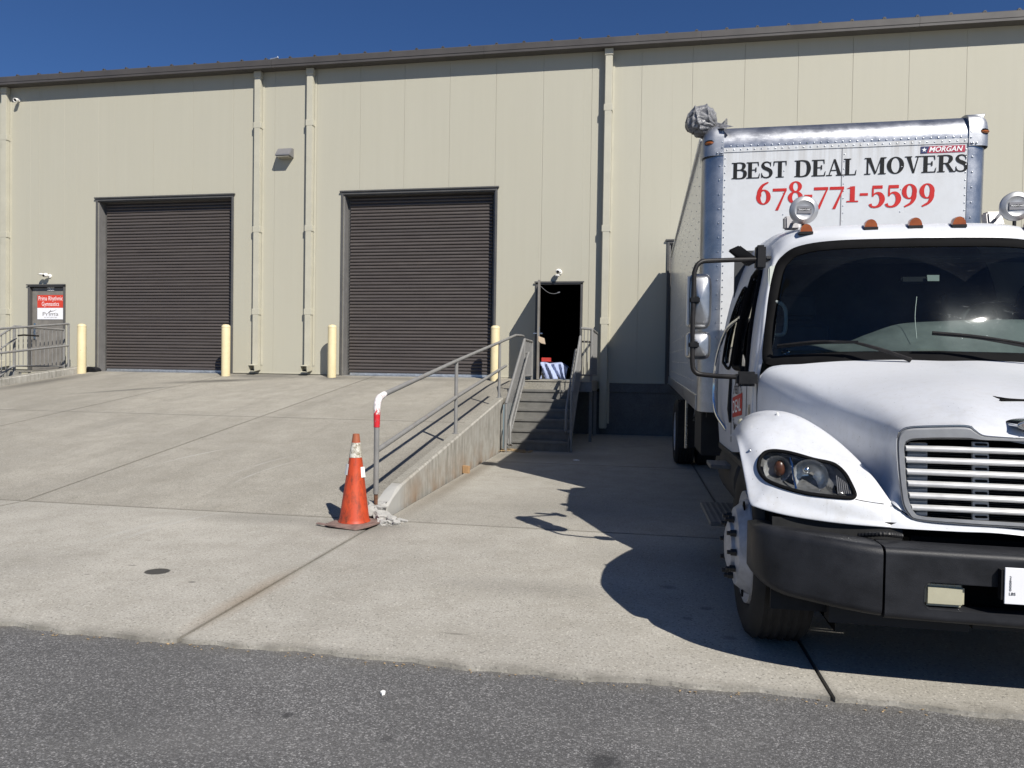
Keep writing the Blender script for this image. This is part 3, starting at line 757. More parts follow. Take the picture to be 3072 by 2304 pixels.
g = B(); g.prism([leaf(ln_ - .13, .046, 2.0), leaf(ln_ - .04, .046, 2.0), leaf(ln_ - .04, .052, 2.0), leaf(ln_ - .13, .052, 2.0)], (0, 0, .3)); put(g, 'lock_plate', 'satin_chrome', d2)
g = B(); g.prism([leaf(ln_ - .12, -.007, 1.8), leaf(ln_ - .05, -.007, 1.8), leaf(ln_ - .05, -.001, 1.8), leaf(ln_ - .12, -.001, 1.8)], (0, 0, .5)); put(g, 'latch_guard', 'dark_frame', d2)
g = B(); ch = [leaf(.55, .05, 3.20)]
e0, e1 = leaf(.45, .05, 3.20), Vector((-1.72, D + .05, 3.12))
for k in range(13):
    t = k/12; p = e0.lerp(e1, t); p.z -= .09*math.sin(math.pi*t); ch[k:] = [p]
g.tube(ch, .006, 6); g.tube([e1 - Vector((.05, 0, .012)), e1], .015, 6); put(g, 'door_chain', 'galvanised', d2, smooth=True)
th = B(); th.box(-2.2, -1.26, D - .02, D + .2, 1.172, 1.19); put(th, 'door_threshold', 'galvanised', wh)

# ------------------------------------------------------------ ramp railing
def rod(pts, r=.024, n=10): return B().tube(pts, r, n)
rr = thing('ramp_railing', 'grey pipe railing on the kerb wall beside the orange cone, its corner wrapped in tape', 'railing', (-2.335, 6.17, .16))
RX = -2.335
def rtop(y): return rz(y) + .156 + .955 - (.02 if y < 7 else 0)
for y, base in ((6.17, .03), (9.05, None), (12.0, None)):
    zb = rz(y) + .15 if base is None else .22
    put(rod([(RX, y, zb), (RX, y, rtop(y) - (.095 if y < 7 else .01))], .0245, 12), 'post', 'grey_rail_paint', rr, smooth=True)
put(rod([(RX, 6.17, .045), (RX, 6.17, .225)], [.017, .019], 9), 'rusted_post_foot', 'rust', rr, smooth=True)
pts = [(RX, 6.172, rtop(6.17) - .10)] + [(RX, 6.172 + .08*(1 - math.cos(t)), rtop(6.17) - .10 + .10*math.sin(t)) for t in (R(25), R(50), R(75))]
top = [(RX, y, rtop(y)) for y in (6.32, 9.05, 12.0, 13.6)]
put(rod(pts + top + [(RX, 14.3, rtop(13.6) + .03), (RX, 14.55, rtop(13.6) + .03)], .0245, 12), 'top_rail', 'grey_rail_paint', rr, smooth=True)
put(rod([(RX, 6.19, rtop(6.17) - .485), (RX, 9.05, rtop(9.05) - .475), (RX, 12.0, rtop(12) - .475), (RX, 12.6, rtop(12.6) - .475)], .0245, 12), 'mid_rail', 'grey_rail_paint', rr, smooth=True)
tp = [(RX, 6.171, rtop(6.17) - .27), (RX, 6.171, rtop(6.17) - .18)] + pts + [(RX, 6.36, rtop(6.36) + .001)]
put(rod(tp, [.029, .030, .031, .0315, .0315, .031, .0285], 12), 'tape_wrap', 'peeling_red_white_tape', rr, smooth=True)
for y in (9.05, 12.0):
    put(B().lathe([(.045, 0), (.045, .006), (.03, .012)], (RX, y, rz(y) + .156), (0, 0, 1), 12), 'base_collar', 'grey_rail_paint', rr)

# ------------------------------------------------------------ steel stairs by the open door
st = thing('steel_stairs', 'grey steel stairs with railings leading up to the open doorway', 'stairs', (-1.65, 12.0, 0))
SX0, SX1, RISE, RUN, SY = -2.17, -1.13, .1685, .27, 12.02
for k in range(7):
    z = RISE*(k + 1); y = SY + RUN*k
    if k < 6:
        g = B(); g.box(SX0, SX1, y - .022, y + RUN + .004, z - .006, z); g.box(SX0, SX1, y - .024, y - .019, z - .042, z - .001); put(g, 'tread', 'diamond_plate', st, bevel=.002, seg=1)
    g = B(); g.box(SX0, SX1, y - .004, y, z - RISE + .001, z - .007); put(g, 'riser', 'diamond_plate' if k < 6 else 'concrete_kerb', st)
for x in (SX0 - .012, SX1 + .002):
    g = B(); g.prism([(x, SY - .08, 0), (x, SY + RUN*6.2, RISE*7 - .19), (x, SY + RUN*6.2, RISE*7 + .06), (x, SY + RUN*5.8, RISE*7 + .06), (x, SY - .08, .20)], (.010, 0, 0)); put(g, 'stringer', 'grey_rail_paint', st)
LZ = RISE*7
g = B(); g.box(-2.19, -.86, SY + RUN*6 - .02, D - .035, LZ - .012, LZ); g.box(-2.19, -.86, SY + RUN*6 + .0, SY + RUN*6 + .05, LZ - .17, LZ - .013); put(g, 'landing', 'concrete_kerb', st, bevel=.002, seg=1)
g = B(); g.box(-1.12, -.85, SY + RUN*6 - .01, SY + RUN*6 + .06, LZ - .2, LZ - .013); g.box(-.90, -.85, SY + RUN*6 + .06, D - .05, LZ - .2, LZ - .013); put(g, 'landing_edge_beam', 'grey_rail_paint', st)
g = B(); g.box(-.91, -.85, 13.86, 13.92, 0, LZ - .2); put(g, 'landing_post', 'grey_rail_paint', st)
g = B(); g.box(-.91, -.85, 15.3, 15.36, 0, LZ - .2); put(g, 'landing_post', 'grey_rail_paint', st)
SL = RISE/RUN
def stair_rail(x, y0, y1, name, inner, ext=None):
    "sloped guard with balusters from y0 up to y1, then level to ext, and an inner hand rail"
    zl = lambda y: RISE + (y - SY)*SL           # nosing line
    t0, t1 = zl(y0) + .86, zl(y1) + .86
    o = put(rod([(x, y0, .0 if y0 < SY + .1 else zl(y0) - .1), (x, y0, t0)], .024, 8), name, 'grey_rail_paint', st, smooth=True)
    put(rod([(x, y0, t0), (x, y1, t1)], .024, 8), 'top_rail', 'grey_rail_paint', o, smooth=True)
    put(rod([(x, y1, LZ - .1), (x, y1, t1)], .024, 8), 'post', 'grey_rail_paint', o, smooth=True)
    put(rod([(x, y0, zl(y0) - .02 + .06), (x, y1, zl(y1) + .04)], .016, 8), 'bottom_rail', 'grey_rail_paint', o, smooth=True)
    n = int((y1 - y0)/.105)
    for k in range(1, n):
        y = y0 + (y1 - y0)*k/n
        put(rod([(x, y, zl(y) + .04), (x, y, zl(y) + .845)], .0085, 6), 'baluster', 'grey_rail_paint', o)
    if ext:
        put(rod([(x, y1, t1), (x, ext, t1)], .024, 8), 'top_rail', 'grey_rail_paint', o, smooth=True)
        put(rod([(x, y1, LZ + .09), (x, ext, LZ + .09)], .016, 8), 'bottom_rail', 'grey_rail_paint', o, smooth=True)
        put(rod([(x, ext, LZ - .05), (x, ext, t1)], .024, 8), 'post', 'grey_rail_paint', o, smooth=True)
        n = int((ext - y1)/.105)
        for k in range(1, n):
            y = y1 + (ext - y1)*k/n; put(rod([(x, y, LZ + .09), (x, y, t1)], .0085, 6), 'baluster', 'grey_rail_paint', o)
    xi = x + inner
    hr = [(x, y0 + .08, zl(y0) + .18), (xi, y0 + .06, zl(y0) + .17), (xi, y0 - .03, zl(y0) + .2), (xi, y0 - .05, zl(y0) + .5), (xi, y0 + .02, zl(y0) + .60), (xi, y1 - .1, zl(y1) + .56), (xi, y1 + .02, zl(y1) + .6), (x, y1 + .02, zl(y1) + .6)]
    put(rod(hr, .019, 8), 'hand_rail', 'grey_rail_paint', o, smooth=True)
    return o
stair_rail(-2.15, SY - .35, SY + RUN*5.6, 'stair_railing', .085, 14.55)
stair_rail(-1.085, SY - .02, SY + RUN*6, 'stair_railing', -.085)
# guard round the right side of the landing
o = put(rod([(-.885, 13.92, LZ - .2), (-.885, 13.92, 2.2)], .03, 8), 'landing_railing', 'grey_rail_paint', st, smooth=True)
for z, r_ in ((2.2, .024), (1.3, .016)):
    put(rod([(-1.085, 13.68, z), (-.885, 13.92 if z < 2 else 13.92, z), (-.87, D - .06, z)], r_, 8), 'top_rail' if z > 2 else 'bottom_rail', 'grey_rail_paint', o, smooth=True)
put(rod([(-1.08, 13.80, 1.95), (-.885, 13.92, 1.95)], .019, 8), 'hand_rail', 'tube_black', o, smooth=True)
for k in range(1, 3): put(rod([(-1.085 + .2*k/3, 13.68 + .24*k/3, 1.3), (-1.085 + .2*k/3, 13.68 + .24*k/3, 2.2)], .0085, 6), 'baluster', 'grey_rail_paint', o)
for k in range(1, 16):
    y = 13.92 + (D - .06 - 13.92)*k/16; put(rod([(-.885 + .015*k/16, y, 1.3), (-.885 + .015*k/16, y, 2.2)], .0085, 6), 'baluster', 'grey_rail_paint', o)

# ------------------------------------------------------------ railing in front of the door with the sign
lr = thing('ramp_railing', 'grey pipe railing along the far left kerb, ending below the red sign', 'railing', (-13.46, 14.96, 1.3))
lt = lambda y: rz(y) + .156 + 1.06
for y in (9.0, 12.0, 14.96): put(rod([(-13.46, y, rz(y) + .15), (-13.46, y, lt(y))], .024, 10), 'post', 'grey_rail_paint', lr, smooth=True)
put(rod([(-13.46, 9.0, lt(9.0)), (-13.46, 14.96, lt(14.96))], .0245, 10), 'top_rail', 'grey_rail_paint', lr, smooth=True)
put(rod([(-13.46, 9.0, lt(9.0) - .52), (-13.46, 14.96, lt(14.96) - .52)], .0245, 10), 'mid_rail', 'grey_rail_paint', lr, smooth=True)
ls = thing('steel_stairs', 'grey steel stairs and baluster guard before the door with the red sign', 'stairs', (-14.6, 12.0, 0))
g = B(); g.box(-16.1, -13.66, 13.72, D - .035, 1.165, 1.178); g.box(-16.1, -13.66, 13.72, 13.77, 1.0, 1.164); put(g, 'landing', 'concrete_kerb', ls, bevel=.002, seg=1)
for x in (-16.05, -13.72): put(B().box(x, x + .05, 13.8, 13.85, -.02, 1.16), 'landing_post', 'grey_rail_paint', ls)
for k in range(6):
    z = RISE*(k + 1); y = SY + .08 + RUN*k
    g = B(); g.box(-15.2, -13.8, y - .022, y + RUN, z - .006, z); g.box(-15.2, -13.8, y - .024, y - .019, z - .042, z - .001); put(g, 'tread', 'diamond_plate', ls, bevel=.002, seg=1)
    put(B().box(-15.2, -13.8, y - .004, y, z - RISE, z - .007), 'riser', 'diamond_plate', ls)
def guard(P, zb, zt, n, nm='guard_railing', parent=None):
    o = put(rod([(P[0][0], P[0][1], zb - .2), (P[0][0], P[0][1], zt)], .03, 8), nm, 'grey_rail_paint', parent, smooth=True)
    for a, c in zip(P, P[1:]):
        put(rod([(a[0], a[1], zt), (c[0], c[1], zt)], .024, 8), 'top_rail', 'grey_rail_paint', o, smooth=True)
        put(rod([(a[0], a[1], zb + .06), (c[0], c[1], zb + .06)], .02, 8), 'bottom_rail', 'grey_rail_paint', o, smooth=True)
        put(rod([(c[0], c[1], zb - .2), (c[0], c[1], zt)], .026, 8), 'post', 'grey_rail_paint', o, smooth=True)
        m = int((Vector(c) - Vector(a)).length/.11)
        for k in range(1, m): q = Vector(a).lerp(Vector(c), k/m); put(rod([(q.x, q.y, zb + .06), (q.x, q.y, zt)], .0085, 6), 'baluster', 'grey_rail_paint', o)
    return o
guard([(-13.75, 13.74), (-13.75, 15.14)], 1.24, 2.19, 0, parent=ls)
guard([(-15.25, 13.74), (-16.05, 13.74), (-16.05, 15.5)], 1.24, 2.19, 0, parent=ls)
for x in (-13.75, -15.25):
    o = put(rod([(x, 13.74, 2.19), (x, SY, 2.19 - (13.74 - SY)*SL)], .024, 8), 'stair_railing', 'grey_rail_paint', ls, smooth=True)
    put(rod([(x, 13.74, 1.31), (x, SY, 1.31 - (13.74 - SY)*SL)], .024, 8), 'bottom_rail', 'grey_rail_paint', o, smooth=True)
    put(rod([(x + .09, 13.7, 1.92), (x + .09, SY, 1.92 - (13.7 - SY)*SL)], .019, 8), 'hand_rail', 'grey_rail_paint', o, smooth=True)
    put(rod([(x, SY, -.02), (x, SY, 2.19 - (13.74 - SY)*SL)], .024, 8), 'post', 'grey_rail_paint', o, smooth=True)
    for k in range(1, 16):
        y = SY + (13.74 - SY)*k/16; zz = (13.74 - y)*SL; put(rod([(x, y, 1.31 - zz), (x, y, 2.19 - zz)], .0085, 6), 'baluster', 'grey_rail_paint', o)
put(rod([(-13.66, 13.75, 1.98), (-13.66, 13.9, 2.0), (-13.66, 14.3, 2.0)], .019, 8), 'hand_rail', 'tube_black', ls, smooth=True)  # no real rail: black rod standing in for a shadow on the wall behind

# ------------------------------------------------------------ bollards
bl = ['yellow bollard at the left edge of the left roll-up door, beside the kerb', 'yellow bollard standing before the right edge of the left roll-up door', 'yellow bollard between the two downspouts and the right roll-up door', 'yellow bollard behind the pipe railing, right of the right roll-up door']
pb = None
for i, (x, y) in enumerate(((-13.31, 15.2), (-9.48, 15.2), (-6.877, 15.28), (-3.06, 15.2))):
    e = thing('bollard', bl[i], 'bollard', (x, y, rz(y) - .04), 'yellow bollards before the doors', world=False); e.rotation_euler = (0, 0, i*1.3)
    if pb is None:
        m1 = B().lathe([(.098, 0), (.098, 1.17), (.094, 1.185)], (0, 0, 0), n=28, caps=False).mesh('pipe', smooth=True); m1.materials.append(MATS['yellow_bollard'])
        m2 = B().lathe([(.1005, 1.165), (.1005, 1.185), (.09, 1.215), (.06, 1.237), (.0, 1.245)], (0, 0, 0), n=28, caps=False).mesh('cap', smooth=True); m2.materials.append(MATS['yellow_bollard'])
        pb = (m1, m2)
    link('pipe', pb[0], None, e); link('cap', pb[1], None, e)

# ------------------------------------------------------------ wall lamp, cameras, signs
wl = thing('wall_pack_lamp', 'grey wedge-shaped wall lamp high between the two downspouts', 'wall lamp', (-8.25, D, 6.3))
g = B(); g.prism([(-8.42, D - .002, 6.29), (-8.42, D - .235, 6.30), (-8.42, D - .235, 6.33), (-8.42, D - .10, 6.50), (-8.42, D - .002, 6.51)], (.36, 0, 0)); put(g, 'housing', 'fixture_grey', wl, bevel=.008)
g = B(); g.box(-8.40, -8.08, D - .22, D - .03, 6.272, 6.291); put(g, 'lens', 'lamp_glass', wl, bevel=.004)
def cam_dome(x, z, label, flood, r=.055):
    e = thing('security_camera', label, 'camera', (x, D, z))
    put(B().lathe([(.05, 0), (.05, .02), (.03, .03)], (x + .02, D, z), (0, -1, 0), 16), 'base', 'plastic_white', e, smooth=True)
    put(B().tube([(x + .02, D - .02, z), (x, D - .09, z + .01)], .018, 8), 'arm', 'plastic_white', e, smooth=True)
    put(B().ball((x, D - .12, z + .01), .062, (1.05, 1, .85), 14, 8), 'head', 'plastic_white', e, smooth=True)
    put(B().lathe([(.030, 0), (.030, .014), (.02, .016)], (x - .005, D - .172, z - .005), (-.1, -1, -.2), 12), 'lens', 'plastic_black', e, smooth=True)
    if flood:
        put(B().ball((x - .11, D - .14, z + .03), .055, (1.15, 1, .5), 12, 6), 'flood_head', 'plastic_white', e, smooth=True)
        put(B().tube([(x, D - .09, z + .02), (x - .08, D - .12, z + .03)], .014, 6), 'flood_arm', 'plastic_white', e)
    else:
        put(B().ball((x - .02, D - .13, z - .085), .045, (1.2, 1, .6), 12, 6), 'flood_head', 'plastic_white', e, smooth=True)
cam_dome(-14.66, 3.57, 'white camera with a side lamp above the door with the red sign', True)
cam_dome(-1.74, 3.55, 'white dome camera above the open doorway', False)
e = thing('security_camera', 'small white bullet camera high under the eaves at the left edge', 'camera', (-15.55, D, 8.02))
put(B().lathe([(.045, 0), (.045, .025), (.02, .03)], (-15.55, D, 8.02), (0, -1, 0), 14), 'base', 'plastic_white', e, smooth=True)
put(B().lathe([(.03, 0), (.048, .02), (.05, .12), (.042, .125), (.03, .10)], (-15.55, D - .05, 8.01), (.25, -1, -.35), 16), 'body', 'plastic_white', e, smooth=True)
put(B().lathe([(.03, 0), (.03, .003)], (-15.525, D - .15, 7.975), (.25, -1, -.35), 12), 'lens', 'plastic_black', e)

UX, UZ = (1, 0, 0), (0, 0, 1)
sy = D + .045
sg = thing('door_sign', 'red and white gymnastics poster fixed to the closed door', 'sign', (-14.67, sy, 2.49))
g = B(); g.box(-15.05, -14.28, sy - .002, sy + .004, 2.485, 2.775); put(g, 'white_sheet', 'sign_white', sg)
g = B(); g.box(-15.05, -14.28, sy - .002, sy + .004, 2.778, 3.10); put(g, 'red_sheet', 'sign_red', sg)
g = B(); text(g, 'Prima Rhythmic', .155, (-15.015, sy - .002, 2.965), UX, UZ, .0, width=.70); put(g, 'lettering', 'print_white', sg); g = B(); text(g, 'Gymnastics', .155, (-14.92, sy - .002, 2.825), UX, UZ, .0, width=.50); put(g, 'lettering', 'print_white', sg)
g = B(); text(g, 'Prima', .135, (-14.895, sy - .002, 2.575), UX, UZ, 0, width=.46); put(g, 'lettering', 'print_grey', sg); g = B(); text(g, 'SPORTCENTER', .035, (-14.85, sy - .002, 2.52), UX, UZ, 0, width=.37); put(g, 'lettering', 'print_grey', sg)
g = B()
def sweep(P, W, b_, y):
    c = curve(P, 14); w = curve([(k, 0, 0) for k in W], 14); i0 = len(b_.v)
    for k, p in enumerate(c):
        t = (c[min(k + 1, 13)] - c[max(k - 1, 0)]).normalized(); n = Vector((-t.z, 0, t.x)); b_.v += [p + n*w[k].x*.5, p - n*w[k].x*.5]
    for k in range(13): b_.f.append((i0 + 2*k, i0 + 2*k + 1, i0 + 2*k + 3, i0 + 2*k + 2))
ys = sy - .0035
sweep([(-14.74, ys, 2.655), (-14.66, ys, 2.685), (-14.57, ys, 2.70), (-14.48, ys, 2.735)], (.004, .018, .012, .001), g, ys)
sweep([(-14.73, ys - .0005, 2.65), (-14.71, ys - .0005, 2.67), (-14.67, ys - .0005, 2.70)], (.012, .016, .004), g, ys)
sweep([(-14.70, ys - .001, 2.635), (-14.63, ys - .001, 2.625), (-14.55, ys - .001, 2.635), (-14.49, ys - .001, 2.655)], (.002, .010, .008, .001), g, ys)
g.lathe([(.011, 0), (.011, .0005)], (-14.665, ys, 2.712), (0, -1, 0), 10)
put(g, 'swoosh_mark', 'print_grey', sg)
nb = thing('number_plate', 'small plate with the number 600 above the closed door', 'sign', (-14.66, D + .045, 3.215))
g = B(); g.box(-14.755, -14.565, D + .042, D + .046, 3.205, 3.295); put(g, 'plate', 'plastic_white', nb)
g = B(); text(g, '600', .105, (-14.75, D + .042, 3.213), UX, UZ, .005, width=.18); put(g, 'lettering', 'print_black', nb)
tg = tag(put(B().prism([leaf(ln_ + .004, .03, 2.10), leaf(ln_ + .008, .155, 2.055), leaf(ln_ + .008, .18, 1.93), leaf(ln_ + .004, .09, 1.95), leaf(ln_ + .004, .03, 1.99)], (0, -.004, 0)), 'paper_tag', 'tag_card'), 'torn tan card taped to the edge of the open door', 'card')

# ------------------------------------------------------------ inside the open doorway
def blanket():
    g = B(); rows = []
    for j in range(15):
        v = j/14; row = []
        for i in range(22):
            u = i/21; x = -2.18 + .62*u + .03*math.sin(v*5 + u*3)
            if v < .62:
                t = v/.62; z = 1.195 + .36*t; y = D + .42 + .05*math.sin(u*11 + t*2)*(1 - t) + .03*math.sin(u*23 + t*5)
            else:
                t = (v - .62)/.38; z = 1.555 + .02*math.sin(u*9 + t*4); y = D + .42 + .5*t
            if u > .8: z -= (u - .8)*.9*(.3 + .7*abs(math.sin(v*4)))
            row.append(Vector((x, y, max(1.192, z))))
        rows.append(row)
    g.grid(rows); return g
tag(put(blanket(), 'moving_blanket', 'quilted_blue_blanket', smooth=True), 'quilted pale blue blanket heaped just inside the open doorway', 'blanket')
g = B(); g.box(-2.17, -1.65, D + .46, D + .9, 1.19, 1.52); tag(put(g, 'packing_box', 'dark_interior'), 'dark box under the blanket inside the open doorway', 'box')
g = B(); g.box(-2.2, -1.98, D + .7, D + .85, 1.58, 1.68); g.box(-2.15, -1.95, D + .88, D + 1.0, 1.57, 1.60); tag(put(g, 'toolbox', 'red_box', bevel=.01), 'red case resting on the load inside the open doorway', 'case')

# ------------------------------------------------------------ traffic cone and small things on the ground
CX, CY = -2.415, 5.86
tc = thing('traffic_cone', 'battered orange traffic cone with a dirty white band beside the taped post', 'traffic cone', (CX, CY, 0))
lean = lambda p: Vector((p.x + (p.z)*.012 - .0, p.y, p.z))
pf = [(.140, .032), (.134, .045), (.128, .06), (.0305, .775), (.028, .795), (.021, .795), (.020, .60)]
put(B().lathe(pf, (CX, CY, 0), n=40, caps=False).xf(lean), 'cone_body', 'orange_cone_plastic', tc, smooth=True)
def rc(z): return .128 + (.0305 - .128)*(z - .06)/(.775 - .06)
put(B().lathe([(rc(.592) + .0012, .592), (rc(.72) + .0012, .72)], (CX, CY, 0), n=40, caps=False).xf(lean), 'reflective_band', 'worn_reflective_band', tc, smooth=True)
def patch(z0, z1, a0, a1, lift, mat, peel=0):
    rows = []
    for j in range(6):
        z = z0 + (z1 - z0)*j/5; row = []
        for i in range(7):
            t = i/6; a = a0 + (a1 - a0)*t; r_ = rc(z) + lift + peel*t*t; row.append(lean(Vector((CX + r_*math.cos(a), CY + r_*math.sin(a), z))))
        rows.append(row)
    put(B().grid(rows), 'tape_scrap', mat, tc, smooth=True)
patch(.44, .535, R(-125), R(-165), .003, 'paper_white', .012); patch(.435, .535, R(-85), R(-124), .0015, 'orange_cone_plastic')
patch(.42, .51, R(-28), R(2), .003, 'paper_white', .012)
bp = B(); s_ = .195; pr = []
for k in range(4):
    a = R(45 + 90*k - 8)
    for da in (-14, 0, 14):
        q = a + R(da); rr_ = s_*1.32*(1 if da == 0 else .985); pr.append((CX + .01 + rr_*math.cos(q), CY + rr_*math.sin(q)))
for k, (x, y) in enumerate(pr): bp.v.append(Vector((x, y, .014 + .010*math.sin(k*1.9))))
n = len(pr)
for k, (x, y) in enumerate(pr): bp.v.append(Vector((x + .004, y, .026 + .012*math.sin(k*1.9 + .2))))
for k in range(n): bp.v.append(Vector((CX + (pr[k][0] - CX)*.62, CY + (pr[k][1] - CY)*.62, .031)))
bp.f.append(tuple(range(n))[::-1])
for k in range(n): j = (k + 1) % n; bp.f.append((k, j, n + j, n + k)); bp.f.append((n + k, n + j, 2*n + j, 2*n + k))
bp.f.append(tuple(2*n + k for k in range(n)))
put(bp, 'base', 'cone_base', tc, smooth=True, angle=50)
for dx, dy in ((.14, -.15), (-.14, -.15), (.14, .15), (-.14, .15)): put(B().lathe([(.014, 0), (.014, .03)], (CX + dx, CY + dy, 0), n=8), 'foot', 'cone_base', tc)
g = B(); g.prism([(CX - .30, CY - .12, .012), (CX - .16, CY - .19, .02), (CX - .15, CY - .18, .026), (CX - .29, CY - .10, .02)], (0, 0, .006)); put(g, 'torn_flap', 'cone_base', tc)

def chunk(x, y, z, sx, sy_, sz, rot, label, seed):
    rnd = random.Random(seed); bm = bmesh.new(); bmesh.ops.create_cube(bm, size=1)
    bmesh.ops.subdivide_edges(bm, edges=bm.edges, cuts=2, use_grid_fill=True)
    for v in bm.verts:
        v.co += Vector((rnd.uniform(-.10, .10), rnd.uniform(-.10, .10), rnd.uniform(-.09, .09))); v.co = Vector((v.co.x*sx, v.co.y*sy_, v.co.z*sz))
    me = bpy.data.meshes.new('concrete_chunk'); bm.to_mesh(me); bm.free()
    o = link('concrete_chunk', me, 'broken_concrete'); o.location = (x, y, z); o.rotation_euler = rot
    zs_ = [(o.rotation_euler.to_matrix() @ v.co).z for v in me.vertices]; o.location.z = z - min(zs_) - .006
    tag(o, label, 'rubble', 'broken concrete at the end of the kerb wall')
chunk(-2.33, 6.19, 0, .16, .20, .11, (.1, .1, .3), 'largest white broken concrete lump around the rusted post foot', 1)
chunk(-2.22, 6.04, 0, .13, .11, .06, (.3, .1, .8), 'wedge of broken concrete leaning between the cone and the kerb wall', 2)
chunk(-2.12, 6.0, 0, .08, .07, .045, (.1, .3, .2), 'small broken concrete piece right of the cone base', 3)
chunk(-2.05, 6.07, 0, .10, .045, .02, (.05, .12, -.35), 'thin flat concrete flake lying farthest right of the rubble', 4)
chunk(-2.17, 5.90, 0, .07, .06, .04, (.2, .1, 1.2), 'crumbled concrete bit touching the cone base corner', 5)
chunk(-2.05, 5.93, 0, .06, .045, .03, (.4, .2, .4), 'tiny concrete crumb in front of the flat flake', 6)
def scatter(n, x0, x1, y0, y1, s0, s1, zf, seed, flat=True):
    rnd = random.Random(seed); g = B()
    for _ in range(n):
        x, y = rnd.uniform(x0, x1), rnd.uniform(y0, y1); s = rnd.uniform(s0, s1); a = rnd.uniform(0, 6.3); z = zf(x, y)
        u = Vector((math.cos(a), math.sin(a), rnd.uniform(-.3, .3)))*s; w = Vector((-math.sin(a), math.cos(a), rnd.uniform(-.4, .4)))*s*rnd.uniform(.3, .7); p = Vector((x, y, z + s*.5))
        i0 = len(g.v); g.v += [p - u, p - w*.8, p + u, p + w*.9, p + Vector((0, 0, -s*.5)), p + Vector((0, 0, s*.25))]
        for q in ((0, 1, 5), (1, 2, 5), (2, 3, 5), (3, 0, 5), (1, 0, 4), (2, 1, 4), (3, 2, 4), (0, 3, 4)): g.f.append(tuple(i0 + k for k in q))
    return g
o = put(scatter(170, -2.26, -2.06, 5.84, 6.04, .004, .012, lambda x, y: .0, 3), 'rubble_crumbs', 'broken_concrete', kind='stuff'); o['label'] = 'fine concrete crumbs strewn around the cone base'; o['category'] = 'rubble'
o = put(scatter(220, -2.26, -1.72, 11.62, 11.97, .012, .028, lambda x, y: .0 + max(0, .02*(1 - abs(x + 2.1)*4)), 5), 'leaf_litter', 'leaf_tan', kind='stuff'); o['label'] = 'dry tan leaves swept against the foot of the stairs'; o['category'] = 'leaves'
o = put(scatter(90, -3.0, 1.2, 3.13, 3.19, .004, .010, lambda x, y: -.02, 9), 'slab_edge_debris', 'leaf_tan', kind='stuff'); o['label'] = 'dry grit and grass caught along the slab edge'; o['category'] = 'debris'
g = B(); g.prism([(-2.25, 9.12, .0), (-2.17, 9.10, .0), (-2.17, 9.105, .095), (-2.255, 9.125, .10)], (.012, .05, 0)); tag(put(g, 'cardboard_scrap', 'cardboard'), 'brown cardboard scrap propped at the foot of the kerb wall', 'cardboard')
rnd = random.Random(4); pp = [(-1.042 + .012*math.cos(a)*rnd.uniform(.6, 1.3), 2.867 + .016*math.sin(a)*rnd.uniform(.6, 1.3), -.018) for a in [R(40*k) for k in range(9)]]
tag(put(B().prism(pp, (0, 0, .008)), 'paper_scrap', 'paper_white'), 'tiny white scrap of paper lying on the asphalt', 'litter')
for (x, y, s, lab) in ((.0, 10.9, .05, 'crumpled pale scrap on the shaded concrete before the stairs'),):
    pp = [(x - .9 + s*math.cos(a)*rnd.uniform(.5, 1.2), y + s*math.sin(a)*rnd.uniform(.5, 1.2), .001) for a in [R(45*k) for k in range(8)]]
    tag(put(B().prism(pp, (0, 0, .01)), 'paper_scrap', 'paper_white'), lab, 'litter')
bx = thing('bait_station', 'black plastic bait box tucked behind the leftmost bollard', 'bait box', (-13.42, 15.5, rz(15.5)))
g = B(); z0 = rz(15.5) - .02
g.prism([(-13.66, 15.42, z0), (-13.14, 15.42, z0), (-13.12, 15.42, z0 + .06), (-13.18, 15.42, z0 + .12), (-13.3, 15.42, z0 + .145), (-13.52, 15.42, z0 + .145), (-13.63, 15.42, z0 + .12), (-13.68, 15.42, z0 + .05)], (0, .22, 0)); put(g, 'body', 'bait_black', bx, bevel=.012)
g = B(); g.box(-13.5, -13.3, 15.195, 15.42, z0 + .03, z0 + .1); put(g, 'lid_latch', 'plastic_black', bx)

# ------------------------------------------------------------ box truck
C = 1.79
tk = thing('box_truck', 'white box truck backed to the dock, black bumper, moving company lettering on its box', 'truck', (C, 6.0, 0))
def HW(h, y, z): return Vector((C - .98*h, y, z))       # a point given by its distance from the truck's middle plane

